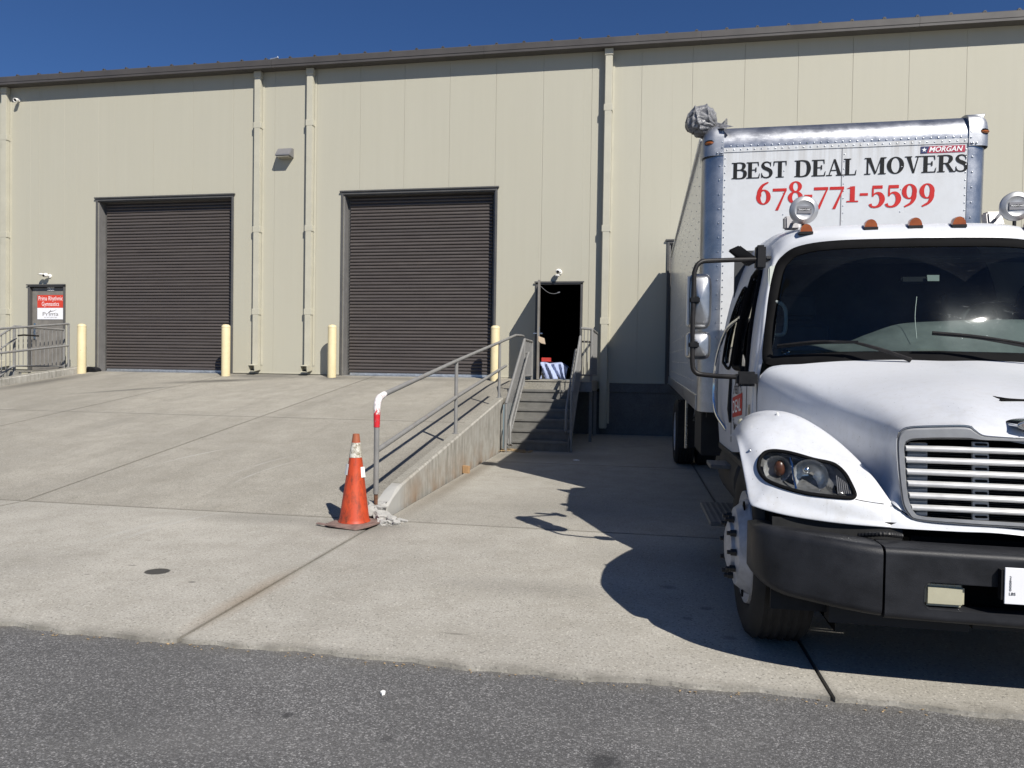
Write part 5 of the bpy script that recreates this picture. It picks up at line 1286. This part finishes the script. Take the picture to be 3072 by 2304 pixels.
for sd in (0, 1):
    b_ = B(); sl_ = B()
    for k in range(7):
        t0 = 520 if k == 0 else RYs[k - 1] - 22 + 20; t1 = RYs[k] - 48 if k < 6 else 1495
        Q = gz([(1108, t0), (1312, t0 + 6), (1318, t1 + 6), (1112, t1)], -.022)
        b_.prism(Q, (0, .014, 0))
        m_ = t1 - 34; S_ = gz([(1135, m_ - 12), (1150, m_ - 24), (1285, m_ - 18), (1302, m_ - 4), (1290, m_ + 12), (1150, m_ + 8)], -.0205); sl_.prism(S_, (0, .001, 0))
    if sd: flip(b_); flip(sl_)
    o = put(b_, 'grille_support', 'grille_frame_grey', gf, bevel=.002, seg=1); put(sl_, 'slots', 'black_void', o, kind='stuff')
    b_ = B(); Ls = (530,) + tuple(y + 28 for y in LY) + (1440,)
    for k in range(7):
        a, c = Ls[k] + 5, (LY[k] - 25 if k < 6 else 1440)
        x0 = 300 if k else 330
        if k == 6: x0 = 400
        b_.prism(gz([(x0, a + (c - a)*.42), (548, a + (c - a)*.44), (546, c), (x0 - 8, c - 4)], -.030), (0, .02, 0)); b_.prism(gz([(x0, a), (548, a + 4), (548, a + (c - a)*.44), (x0, a + (c - a)*.42)], -.045), (0, .02, 0))
    if sd: flip(b_)
    put(b_, 'end_louvres', 'grille_frame_grey', gf, kind='stuff')
g = B(); g.box(C - .57, C + .57, 3.50, 3.55, .68, 1.06); put(g, 'radiator', 'black_void', gf)
g = B()
for k in range(38): z = .69 + .0095*k; g.box(C - .5, C + .5, 3.492, 3.499, z, z + .004)
put(g, 'radiator_fins', 'chassis_black', gf, kind='stuff')
# oval badge and hood scoop
def oval(a, b_, y, d, n=40):
    return [(C + a*math.copysign(abs(math.cos(t))**.75, math.cos(t)), y, 1.168 + b_*math.sin(t)) for t in [2*math.pi*k/n for k in range(n)]]
em = put(B().prism(oval(.195, .033, 3.340, 0), (0, .12, 0)), 'badge', 'chrome', hood, bevel=.006)
put(B().prism(oval(.178, .023, 3.3385, 0), (0, .004, 0)), 'badge_field', 'print_grey', em)
g = B(); text(g, 'FREIGHTLINER', .046, (C - .155, 3.337, 1.151), UX, UZ, .015, .2, width=.31); put(g, 'lettering', 'chrome', em)

hb = BVHTree.FromObject(hood, bpy.context.evaluated_depsgraph_get())
def onh(x, y, lift=0):
    d = (at(x, y, 4) - Vector((0, 0, EYE))).normalized(); h = hb.ray_cast(Vector((0, 0, EYE)), d)
    return (h[0] if h[0] else at(x, y, 3.6)) - d*lift
put(B().tube([onh(*q, .001) for q in ((2690, 1522), (2672, 1518), (2664, 1514))] + [onf(*q, .001) for q in ((2650, 1512), (2620, 1508), (2590, 1503), (2566, 1498))], .0016, 4), 'hood_crack', 'black_void', hood)
sc_ = curve([onh(2980, 1189, .002), onh(3000, 1196, .003), onh(3025, 1200, .003), onh(3072, 1203, .003), onh(3150, 1206, .003)], 22)
put(B().tube([p + Vector((0, .004, .001)) for p in sc_], [.0015 + .0065*min(1, k/6) for k in range(22)], 8).mirror(C), 'scoop_slot', 'black_void', hood, smooth=True)
put(B().tube([I(2271 - .0*k, 1128 + 14*k, 4.765 + .001*k) for k in range(9)], .0035, 5), 'hood_gap', 'black_void', hood)
def pillow(cx, hx_, cz, hz_, yb_, dep):
    "bulged mirror shell: rounded rectangle outline swelling towards the front"
    b_ = B(); rws = []
    for k in range(13):
        t = k/12; sc = (1 - t**3.0)**(1/3.0) if t < 1 else .0; f = t
        ring_ = []
        for j in range(40):
            a = 2*math.pi*j/40; e = .42; cc, ss = math.cos(a), math.sin(a)
            hx2 = hx_*(.18 + .82*sc) if t < 1 else hx_*.01; hz2 = hz_*(.35 + .65*sc) if t < 1 else hz_*.01
            ring_.append(Vector((cx + hx2*math.copysign(abs(cc)**e, cc), yb_ - dep*f, cz + hz2*math.copysign(abs(ss)**e, ss))))
        rws.append(ring_ + ring_[:1])
    b_.grid(rws); return b_
# bumper
def yb(u):
    u = abs(u); return 3.15 + .02*(u/.76)**2 if u < .76 else 3.17 + .215*((u - .76)/.50)**1.6 + .06*max(0, (u - 1.17)/.08)**3
def bsec(u, z0, z1, r_=.035, dep=.16):
    y = yb(u); P = []
    for a in (90, 60, 30, 0): P.append((y + r_ - r_*math.cos(R(90 - a)) if False else y + r_*(1 - math.cos(R(90 - a))), 0, a))
    out = [Vector((C + u, y + dep, z1))]
    for k in range(5): a = R(90*k/4); out.append(Vector((C + u, y + r_*(1 - math.sin(a)), z1 - r_*(1 - math.cos(a)))))
    for k in range(5): a = R(90*k/4); out.append(Vector((C + u, y + r_*(1 - math.cos(a)), z0 + r_*(1 - math.sin(a)))))
    out.append(Vector((C + u, y + dep, z0))); return out
def beam(u0, u1, z0, z1, n, name, r_=.035, parent=None, mat='bumper_plastic', zt=lambda u: 0, bz=lambda u: 0):
    b_ = B(); secs = [bsec(u0 + (u1 - u0)*k/n, z0 + bz(u0 + (u1 - u0)*k/n), z1 + zt(u0 + (u1 - u0)*k/n), r_) for k in range(n + 1)]
    b_.grid(secs); b_.f.append(tuple(range(12))); b_.f.append(tuple(len(b_.v) - 12 + k for k in range(12))[::-1])
    return put(b_, name, mat, parent or tk, smooth=True, angle=50)
def inhole(u, z):
    u = abs(u); x0, z0, z1, r_ = .605, .412, .522, .03
    if u > x0 or z < z0 or z > z1: return False
    if u > x0 - r_:
        for zc in (z0 + r_, z1 - r_):
            if (z < zc if zc < .467 else z > zc) and (u - x0 + r_)**2 + (z - zc)**2 > r_*r_: return False
    return True
b_ = B(); secs = []
for k in range(153):
    u = -.755 + 1.51*k/152; q = bsec(u, .355, .655, .026); m0, m1 = q[5], q[6]
    secs.append(q[:6] + [m0.lerp(m1, j/56) for j in range(1, 56)] + q[6:])
b_.grid(secs, lambda p: not (p.y < yb(p.x - C) + .02 and inhole(p.x - C, p.z))); m_ = len(secs[0]); b_.f.append(tuple(range(m_))); b_.f.append(tuple(len(b_.v) - m_ + k for k in range(m_))[::-1])
bm = put(b_, 'bumper', 'bumper_plastic', tk, smooth=True, angle=50)
def hole_loop():
    x0, z0, z1, r_ = .605, .412, .522, .03; P = []
    for cx, cz, a0 in ((x0 - r_, z1 - r_, 0), (-x0 + r_, z1 - r_, 90), (-x0 + r_, z0 + r_, 180), (x0 - r_, z0 + r_, 270)):
        for k in range(7): a = R(a0 + 15*k); P.append((cx + r_*math.cos(a), cz + r_*math.sin(a)))
    return P
H_ = hole_loop(); H2 = []
for k in range(len(H_)):
    a, c = H_[k], H_[(k + 1) % len(H_)]; n_ = max(1, int(abs(a[0] - c[0])/.04))
    H2 += [(a[0] + (c[0] - a[0])*j/n_, a[1] + (c[1] - a[1])*j/n_) for j in range(n_)]
put(B().grid([[Vector((C + u*1.006, yb(u) - .001, z + (z - .467)*.06)) for u, z in H2 + H2[:1]], [Vector((C + u, yb(u) + .006, z)) for u, z in H2 + H2[:1]], [Vector((C + u, yb(u) + .09, z)) for u, z in H2 + H2[:1]]]), 'opening_rim', 'bumper_plastic', bm, smooth=True, angle=60)
for s_ in (-1, 1):
    a, c = (-1.248, -.765) if s_ < 0 else (.765, 1.248)
    tz = lambda u: .030*max(0, (abs(u) - .76)/.5) - .03*max(0, (abs(u) - 1.17)/.078)**2.5
    bz_ = lambda u: .030*max(0, (abs(u) - .76)/.5) + .06*max(0, (abs(u) - 1.10)/.148)**2.2
    beam(a, c, .358, .657, 40, 'bumper_end', .04, bm, zt=tz, bz=bz_)
for s_ in (-1, 1):
    cx = C + s_*.523; fg = put(B().box(cx - .077, cx + .077, 3.178, 3.29, .420, .511), 'fog_lamp', 'fog_lens', bm, bevel=.012, seg=3); put(B().box(cx - .083, cx + .083, 3.21, 3.31, .414, .517), 'lamp_housing', 'plastic_black', fg, bevel=.008)
g = B(); g.box(C - .74, C + .74, 3.31, 3.33, .38, .60); put(g, 'bumper_void', 'black_void', bm)
# weight plate
g = B(); g.box(1.462, 1.767, 3.122, 3.126, .466, .612); pl_ = put(g, 'weight_plate', 'sign_white', bm, bevel=.0015, seg=1)
g = B()
for k, ch_ in enumerate('26000'): text(g, ch_, .0165, (1.478, 3.122, .567 - .0122*k), UX, UZ, .01)
text(g, 'LBS', .0165, (1.477, 3.122, .502), UX, UZ, .01); put(g, 'lettering', 'print_black', pl_, kind='stuff')
g = B(); g.box(1.452, 1.475, 3.128, 3.155, .48, .60); put(g, 'plate_bracket', 'plastic_black', pl_)
# hose glimpsed above the bumper
g = B(); g.tube(curve([(.98, 3.36, .66), (1.06, 3.30, .684), (1.15, 3.34, .672)], 30), [.010 + .002*(k % 2) for k in range(30)], 8); put(g, 'hose', 'plastic_black', tk)

# --- cab shell
def row(*q): return [HW(*p) for p in q]
CB = [row((0, 5.02, 2.262), (.5, 5.04, 2.258), (.76, 5.09, 2.225), (.862, 5.11, 2.15), (.90, 5.09, 2.06), (.93, 5.03, 1.92), (.957, 4.96, 1.76), (.985, 4.88, 1.60), (1.01, 4.81, 1.47), (1.035, 4.785, 1.33), (1.05, 4.775, .95)),
      row((0, 5.05, 2.325), (.5, 5.07, 2.32), (.775, 5.12, 2.285), (.882, 5.14, 2.20), (.92, 5.12, 2.10), (.955, 5.06, 1.95), (.985, 4.99, 1.78), (1.01, 4.915, 1.61), (1.035, 4.85, 1.47), (1.055, 4.83, 1.33), (1.065, 4.82, .93)),
      row((0, 5.17, 2.392), (.5, 5.19, 2.388), (.765, 5.23, 2.352), (.878, 5.25, 2.27), (.923, 5.24, 2.17), (.968, 5.2, 2.0), (1.008, 5.12, 1.82), (1.04, 5.04, 1.63), (1.062, 4.97, 1.46), (1.077, 4.93, 1.3), (1.08, 4.92, .86)),
      row((0, 5.55, 2.46), (.5, 5.55, 2.455), (.76, 5.55, 2.42), (.87, 5.55, 2.34), (.92, 5.55, 2.245), (.972, 5.55, 2.08), (1.022, 5.55, 1.88), (1.066, 5.55, 1.66), (1.09, 5.55, 1.45), (1.102, 5.55, 1.2), (1.095, 5.55, .78)),
      row((0, 5.95, 2.52), (.5, 5.95, 2.512), (.75, 5.95, 2.47), (.865, 5.95, 2.385), (.92, 5.95, 2.285), (.977, 5.95, 2.13), (1.033, 5.95, 1.92), (1.08, 5.95, 1.68), (1.108, 5.95, 1.42), (1.115, 5.95, 1.1), (1.10, 5.95, .76)),
      row((0, 6.33, 2.55), (.5, 6.33, 2.54), (.74, 6.33, 2.50), (.86, 6.33, 2.41), (.92, 6.33, 2.31), (.98, 6.33, 2.16), (1.04, 6.33, 1.94), (1.09, 6.33, 1.68), (1.12, 6.33, 1.38), (1.12, 6.33, 1.05), (1.10, 6.33, .76))]
cs_ = surf(CB, 130, 110)
WIN = [(5.02, 1.44), (5.00, 1.36), (5.06, 1.32), (5.22, 1.40), (5.50, 1.42), (5.53, 1.50), (5.53, 2.02), (5.48, 2.10), (5.36, 2.12), (5.26, 2.06)]
QWN = [(5.68, 1.45), (6.02, 1.45), (6.08, 1.52), (5.98, 1.85), (5.80, 2.02), (5.69, 2.02), (5.66, 1.95)]
g = B(); g.grid(cs_, lambda p: not (p.x < C - .88 and (inside((p.y, p.z), WIN) or inside((p.y, p.z), QWN)))); g.mirror(C)
cab = put(g, 'cab', 'white_truck_paint', tk, merge=.0004, smooth=True, angle=55)
cb = BVHTree.FromPolygons([v for r in cs_ for v in r], [(a*130 + b_, a*130 + b_ + 1, (a + 1)*130 + b_ + 1, (a + 1)*130 + b_) for a in range(109) for b_ in range(129)])
def onc(y, z, lift=0):
    h = cb.ray_cast(Vector((-2, y, z)), Vector((1, 0, 0))); p = h[0] if h[0] else Vector((C - 1.08, y, z)); return p + Vector((-lift, 0, 0))
g = B(); rear = cs_[-1]; g.v += [Vector(p) for p in rear] + [Vector((2*C - p.x, p.y, p.z)) for p in rear[::-1]]; g.f.append(tuple(range(len(g.v)))); put(g, 'cab_back', 'white_truck_paint', cab)
g = B(); g.box(C - 1.09, C + 1.09, 4.85, 6.3, .74, .78); put(g, 'cab_floor', 'chassis_black', cab)
for W_, nm in ((WIN, 'door_window'), (QWN, 'quarter_window')):
    Wl = smooth_loop(W_, 60)
    wo_ = both(lambda: B().tube([onc(a, c, .004) for a, c in Wl], .020 if nm == 'door_window' else .012, 8, closed=True), nm, 'seal_rubber', (cab, cab), smooth=True)
    def pane():
        b_ = B(); cy_ = sum(p[0] for p in Wl)/60; cz_ = sum(p[1] for p in Wl)/60
        b_.grid([[onc(cy_ + (a - cy_)*t, cz_ + (c - cz_)*t, -.012) for a, c in Wl + Wl[:1]] for t in (1, .75, .5, .25, .02)]); return b_
    both(pane, 'glass', 'side_glass', wo_, smooth=True)
# windscreen
LP = [(0, 5.018, 2.262), (.5, 5.038, 2.258), (.74, 5.085, 2.232), (.845, 5.105, 2.165), (.895, 5.09, 2.07), (.93, 5.025, 1.92), (.957, 4.955, 1.76), (.985, 4.875, 1.60), (1.002, 4.815, 1.50), (.995, 4.79, 1.445), (.94, 4.765, 1.432), (.8, 4.72, 1.445), (.5, 4.65, 1.462), (0, 4.615, 1.47)]
L3 = curve(LP, 90)
def inset(d, lift):
    out = []
    for k, p in enumerate(L3):
        t = L3[min(k + 1, 89)] - L3[max(k - 1, 0)]; t2 = Vector((t.x, t.z)).normalized(); n2 = Vector((t2.y, -t2.x))
        # keep the normal pointing to the middle of the glass
        mid = Vector((min(.35, p.x), 1.86)); 
        if n2.dot(mid - Vector((p.x, p.z))) < 0: n2 = -n2
        h = max(0, p.x + n2.x*d) if 0 < k < 89 else 0; z = p.z + n2.y*d
        y = p.y + n2.y*d*.5 - lift - abs(n2.x)*d*.22
        out.append(HW(h, y, z))
    return out
g = B(); g.grid([inset(-.012, -.004), inset(-.004, .014), inset(.03, .018), inset(.052, .006), inset(.056, -.02)]); g.mirror(C)
ws = put(g, 'windscreen', 'seal_rubber', tk, merge=.0004, smooth=True, angle=60)
il = inset(.045, .0)
half = 45; Tt, Bb = il[:half], il[half:][::-1]
rws = []
for k in range(17):
    v = k/16; rws.append([a.lerp(c, v) + Vector((0, -.03*math.sin(math.pi*v), .0)) for a, c in zip(Tt, Bb)])
g = B(); g.grid(rws); g.mirror(C); put(g, 'glass', 'windshield_glass', ws, merge=.0004, smooth=True, angle=80)
# cab inside
ins = put(B().box(C - 1.0, C + 1.0, 6.20, 6.24, .8, 2.4), 'cab_lining', 'seat_dark', cab)
DX = (-1.0, -.7, -.4, -.15, .1, .3, .45, .7, 1.0)      # across the cab, driver's side first
DH = (.17, .20, .20, .19, .17, .10, .045, .03, .0)
g = B(); g.grid(surf([[HW(h, 4.70 + .13*h*h, 1.45) for h in DX], [HW(h, 4.84 + .08*h*h, 1.505 + q*.35) for h, q in zip(DX, DH)], [HW(h, 4.98, 1.535 + q*.9) for h, q in zip(DX, DH)], [HW(h, 5.10, 1.54 + q) for h, q in zip(DX, DH)], [HW(h, 5.16, 1.50 + q*.8) for h, q in zip(DX, DH)], [HW(h, 5.17, 1.2) for h in DX]], 60, 30)); put(g, 'dashboard', 'dash_grey', cab, smooth=True)
for s_, x in ((0, C - .58), (1, C + .58)):
    g = B(); g.box(x - .26, x + .26, 5.72, 5.88, 1.05, 1.78); g.box(x - .26, x + .26, 5.3, 5.75, 1.0, 1.14); st_ = put(g, 'seat', 'seat_dark', cab, bevel=.05, seg=3)
    put(B().box(x - .14, x + .14, 5.76, 5.85, 1.80, 2.0), 'headrest', 'seat_dark', st_, bevel=.03, seg=3)
sw = [(C + .58 + .21*math.cos(a), 5.27 + .10*math.sin(a), 1.70 + .185*math.sin(a)) for a in [2*math.pi*k/32 for k in range(32)]]
o = put(B().tube(sw, .016, 8, closed=True), 'steering_wheel', 'plastic_black', cab, smooth=True); put(B().tube([(C + .38, 5.27, 1.7), (C + .58, 5.28, 1.67), (C + .78, 5.27, 1.7)], .018, 6), 'spokes', 'plastic_black', o)
put(B().prism([HW(.935, 5.10, 2.10), HW(.875, 5.12, 2.14), HW(.93, 4.90, 1.50), HW(.985, 4.87, 1.48)], (0, .06, 0)), 'pillar_trim', 'cab_trim', cab, bevel=.008)
put(B().tube(curve([I(2318, 903, 5.0), I(2345, 912, 4.96), I(2357, 935, 4.95), I(2356, 985, 4.92), I(2348, 1003, 4.90), I(2322, 1004, 4.90)], 24), .0125, 8), 'grab_handle', 'cab_trim', cab, smooth=True)
put(B().box(C - .93, C + .93, 5.16, 5.4, 2.16, 2.19), 'sun_visor', 'seat_dark', cab, bevel=.01)
put(B().prism([I(2781, 825, 5.0), I(2818, 825, 5.0), I(2818, 843, 5.0), I(2783, 843, 5.0)], (0, .004, 0)), 'toll_tag', 'cab_trim', cab)
put(B().box(C - .10, C + .06, 5.02, 5.06, 1.98, 2.02), 'dash_camera', 'plastic_black', cab, bevel=.008)
put(B().tube(curve([I(2750, 890, 4.98), I(2745, 950, 4.9), I(2750, 1015, 4.82)], 12), .0018, 4), 'camera_wire', 'plastic_white', cab)
o = put(B().tube(curve([I(2345, 1055, 4.80), I(2358, 1050, 4.80), I(2368, 1056, 4.80), I(2355, 1062, 4.80)], 16), .004, 5, closed=True), 'key_ring', 'chrome', cab)
# roof lamps
for X_, y_, z_ in ((1.113, 5.105, 2.345), (1.513, 5.075, 2.362), (1.785, 5.07, 2.366), (2.05, 5.075, 2.368), (2.50, 5.105, 2.345)):
    b_ = B(); rws = []
    for k in range(7):
        t = k/6; w_ = .040*(1 - t**2.2); h_ = .054*(1 - t**2)**.5 if t < 1 else 0
        rws.append([Vector((X_ + w_*math.cos(a), y_ + .13*t, z_ + .028*t - .006 + h_*math.sin(a))) for a in [R(180*j/12) for j in range(13)]])
    b_.grid(rws); b_.f.append(tuple(range(13))); o = put(b_, 'roof_marker_lamp', 'amber_lens', cab, smooth=True, angle=50)
    put(B().box(X_ - .043, X_ + .043, y_ - .004, y_ + .13, z_ - .022, z_ - .004), 'lamp_base', 'plastic_black', o)
# round look-down mirrors on the roof
for s_ in (-1, 1):
    x = C + s_*.70; mt = put(B().prism([(x - s_*.02 - .055, 5.52, 2.44), (x - s_*.02 + .055, 5.52, 2.44), (x - s_*.02 + .045, 5.56, 2.545), (x - s_*.02 - .05, 5.56, 2.545)], (0, .10, .01)), 'roof_mirror', 'fixture_grey', cab, bevel=.012)
    hx_ = 1.113 if s_ < 0 else 2.435; hz_ = 2.506 if s_ < 0 else 2.50; ax_ = (-.04*s_, -1, -.06)
    put(B().tube([(x - s_*.02, 5.53, 2.49), (hx_ - s_*.05, 5.27, hz_ - .02)], .012, 8), 'arm', 'satin_chrome', mt, smooth=True)
    put(B().lathe([(.055, -.05), (.085, -.035), (.095, -.01), (.096, .006), (.09, .012), (.066, .022), (.060, .017), (.03, .019), (0, .02)], (hx_, 5.2, hz_), ax_, 36), 'mirror_back', 'satin_plate', mt, smooth=True, angle=50)
    y_ = 5.1775
    put(B().box(hx_ - .047, hx_ + .047, y_, y_ + .003, hz_ - .026, hz_ + .024), 'maker_label', 'fixture_grey', mt)
    put(B().prism([(hx_ + .045*math.cos(a), y_ - .0006, hz_ + .009*math.sin(a)) for a in [R(18*k) for k in range(20)]], (0, .0005, 0)), 'maker_label', 'print_black', mt)
    g = B(); text(g, 'FREIGHTLINER', .0135, (hx_ - .038, y_ - .0008, hz_ - .0048), UX, UZ, .015, .2, width=.076, thick=.0004); put(g, 'lettering', 'print_white', mt)
    put(B().tube([(hx_, 5.21, hz_ - .09), (hx_, 5.21, hz_ - .15)], .012, 6), 'stalk', 'plastic_black', mt)
# door mirrors
for s_ in (-1, 1):
    X = (lambda v: v) if s_ < 0 else (lambda v: 2*C - v)
    br = put(B().tube([(X(.80), 4.99, 2.14), (X(.62), 4.91, 2.125)] + curve([(X(.46), 4.84, 2.110), (X(.41), 4.82, 2.103), (X(.375), 4.807, 2.078), (X(.357), 4.80, 2.03)], 10) + [(X(.352), 4.80, 1.75)] + curve([(X(.355), 4.80, 1.44), (X(.363), 4.80, 1.395), (X(.388), 4.80, 1.367), (X(.43), 4.80, 1.360)], 10) + [(X(.52), 4.78, 1.352), (X(.66), 4.77, 1.348)], .0155, 14), 'door_mirror', 'tube_black', cab, smooth=True, angle=60)
    put(B().box(*sorted((X(.765), X(.83))), 4.95, 5.02, 2.07, 2.23), 'bracket_mount', 'plastic_black', br, bevel=.012)
    put(B().box(*sorted((X(.63), X(.76))), 4.74, 4.82, 1.29, 1.385), 'bracket_mount', 'plastic_black', br, bevel=.016)
    put(B().prism([(X(.585), 4.94, 2.195), (X(.655), 4.92, 2.225), (X(.795), 4.97, 2.13), (X(.72), 4.98, 2.09)], (0, .05, .004)), 'bracket_cover', 'plastic_black', br, bevel=.008)
    for z0, z1, x0, x1 in ((1.664, 2.034, .318, .478), (1.462, 1.648, .314, .478)):
        o = put(pillow(X((x0 + x1)/2), (x1 - x0)/2, (z0 + z1)/2, (z1 - z0)/2, 4.925, .115), 'mirror_head', 'mirror_steel', br, smooth=True, angle=60)
        put(B().box(*sorted((X(x0 + .012), X(x1 - .012))), 4.924, 4.927, z0 + .015, z1 - .015), 'mirror_glass', 'chrome', o)
        put(B().box(*sorted((X(.318), X(.334))), 4.83, 4.93, z0 + .02, z1 - .02), 'mirror_rim', 'plastic_white', o, bevel=.006)
        zc = (z0 + z1)/2 + .0
        put(B().lathe([(.0, 0), (.020, .002), (.024, .02), (.024, .05)], (X(.372), 4.785, zc), (0, 1, 0), 14), 'clamp', 'plastic_black', o, smooth=True)
        put(B().box(*sorted((X(.33), X(.395))), 4.778, 4.82, zc - .022, zc + .022), 'clamp', 'plastic_black', o, bevel=.008)
# wipers
for pts_, arm in (([(2332, 1041, 4.745), (2450, 1029, 4.66), (2575, 1026, 4.585)], [(2560, 1026, 4.60), (2640, 1048, 4.56), (2733, 1080, 4.545)]), ([(2797, 1001, 4.55), (2930, 1013, 4.54), (3072, 1038, 4.53), (3140, 1052, 4.53)], [(3072, 1030, 4.53), (3180, 1055, 4.52), (3280, 1085, 4.53)])):
    o = put(B().tube(curve([I(*p) for p in pts_], 16), .009, 6), 'wiper', 'plastic_black', ws, smooth=True)
    put(B().tube(curve([I(p[0], p[1] - 5, p[2] - .012) for p in pts_[:2]] + [I(*arm[0])], 14), .006, 6), 'blade_frame', 'tube_black', o, smooth=True)
    put(B().tube(curve([I(*p) for p in arm], 14), [.008 + .006*k/13 for k in range(14)], 6), 'wiper_arm', 'tube_black', o, smooth=True)
# cowl strip below the glass
cw0 = [HW(0, 4.60, 1.462), HW(.5, 4.635, 1.452), HW(.8, 4.70, 1.436), HW(.96, 4.76, 1.42), HW(1.03, 4.79, 1.36)]; cw1 = [A[0][0], A[0][1], A[0][3], A[0][4], A[0][5]]
g = B(); g.grid([curve(cw0, 24), curve([p + Vector((0, .02, -.02)) for p in cw1], 24)]); g.mirror(C); put(g, 'cowl', 'white_truck_paint', cab, merge=.0004, smooth=True)
# door handle, grab bar and door lettering on the left side
for s_ in (-1,):
    put(B().tube([onc(5.60, 1.33, .012), onc(5.60, 1.10, .014), onc(5.58, 1.00, .012)], [.010, .016, .009], 8), 'door_handle', 'plastic_black', cab, smooth=True)
    put(B().tube(curve([onc(5.62, 1.80, .0), onc(5.95, 1.72, .035), onc(6.15, 1.50, .05), onc(6.2, 1.25, .05), onc(6.12, 1.05, .045), onc(5.85, .92, .0)], 30), .0125, 8), 'grab_bar', 'chrome', cab, smooth=True)
    g = B(); g.grid([[onc(5.53 - .40*k/8, 1.04 + .045*k/8, .003) for k in range(9)], [onc(5.53 - .40*k/8, 1.19 + .05*k/8, .003) for k in range(9)]]); dl = put(g, 'door_emblem', 'print_red', cab)
    o_ = onc(5.50, 1.075, .0045); e_ = onc(5.16, 1.115, .0045)
    g = B(); text(g, 'DEAL', .13, o_, e_ - o_, UZ, .015, width=(e_ - o_).length, thick=.001); put(g, 'lettering', 'print_white', dl)
    g = B()
    for k in range(40):
        a0, a1 = R(9*k), R(9*k + 7)
        if abs(math.sin(a0)) < .42: continue
        q = [(r_, a) for r_, a in ((.20, a0), (.20, a1), (.185, a1), (.185, a0))]
        g.quad(*[onc(5.33 + r_*math.cos(a), 1.13 + r_*math.sin(a), .003) for r_, a in q])
    put(g, 'emblem_ring', 'print_black', dl); g = B(); text(g, 'BEST', .085, onc(5.42, 1.225, .004), (0, -1, 0), UZ, .015, width=.2); put(g, 'lettering', 'print_black', dl); g = B(); text(g, 'MOVERS', .07, onc(5.46, .955, .004), (0, -1, 0), UZ, .015, width=.26); put(g, 'lettering', 'print_black', dl)
    put(B().grid([[onc(4.93, 1.02, .003), onc(4.86, 1.03, .003)], [onc(4.93, 1.16, .003), onc(4.87, 1.17, .003)]]), 'cowl_badge', 'satin_chrome', cab)
    for y_ in (4.985, 5.60): put(B().tube([onc(y_, z_, .0005) for z_ in (.85, .95, 1.05, 1.15, 1.25, 1.30)], .003, 4), 'door_gap', 'black_void', cab)

# ------------------------------------------------------------ bag tied to the corner of the box
bg_ = thing('plastic_bag', 'crumpled grey plastic bag tied over the top left corner of the box', 'plastic bag', (.66, 7.08, 3.66))
def bagmesh():
    ax = Vector((.82, -.30, -.42)).normalized(); u = ax.orthogonal().normalized(); w = ax.cross(u); rnd = random.Random(5)
    n, m = 132, 60; V, F = [], []
    ph = [rnd.uniform(0, 6.3) for _ in range(8)]
    for i in range(m + 1):
        a = math.pi*i/m                               # 0 at the tie
        for j in range(n):
            f = 2*math.pi*j/n + .35*math.sin(a*2)
            prof = math.sin(a)**.62*(1 - .42*math.exp(-(a/.55)**2))
            pl = math.exp(-a/.9)
            k = 1 + .20*pl*(abs(math.sin(f*6.5 + ph[0] + .6*math.sin(f*2)))*2 - 1) + .10*math.exp(-((a - 1.5)/.9)**2)*math.sin(3*f + ph[1])
            k += .055*(1 - abs(math.sin(f*2.5 + 3*a + ph[2])))**3*3 + .05*(1 - abs(math.sin(2.2*a + f + ph[3])))**4*2.5 - .08*(1 - abs(math.sin(1.5*f - 2.4*a + ph[4])))**6*2
            k += .012*math.sin(17*f + 5*a + ph[5])*math.sin(a) + .01*math.sin(9*a - 11*f + ph[6])
            h = .155*math.cos(a)*(1 + .18*math.exp(-(a/.5)**2))
            r_ = .150*prof*k
            V.append((ax*h + (u*math.cos(f) + w*math.sin(f))*r_)*.88)
    for i in range(m):
        for j in range(n): F.append((i*n + j, i*n + (j + 1) % n, (i + 1)*n + (j + 1) % n, (i + 1)*n + j))
    me = bpy.data.meshes.new('bag'); me.from_pydata([tuple(v) for v in V], [], F); me.update()
    for f in me.polygons: f.use_smooth = True
    me.materials.append(MATS['grey_plastic_bag']); return me
o = link('bag', bagmesh(), None, bg_); o.matrix_parent_inverse = Matrix(); o.location = Vector((.562, 7.09, 3.79)) - bg_.location
put(B().lathe([(.03, 0), (.018, .03), (.022, .05), (.05, .075), (.075, .085)], (.70, 7.05, 3.735), (1, -.3, -.25), 14).xf(lambda p: p + Vector((0, 0, .006*math.sin(p.y*300)))), 'knot', 'grey_plastic_bag', bg_, smooth=True)
put(B().prism([(.70, 7.0, 3.745), (.83, 6.86, 3.655), (.74, 6.88, 3.65), (.66, 6.98, 3.68)], (.01, .02, .008)), 'flap', 'grey_plastic_bag', bg_)
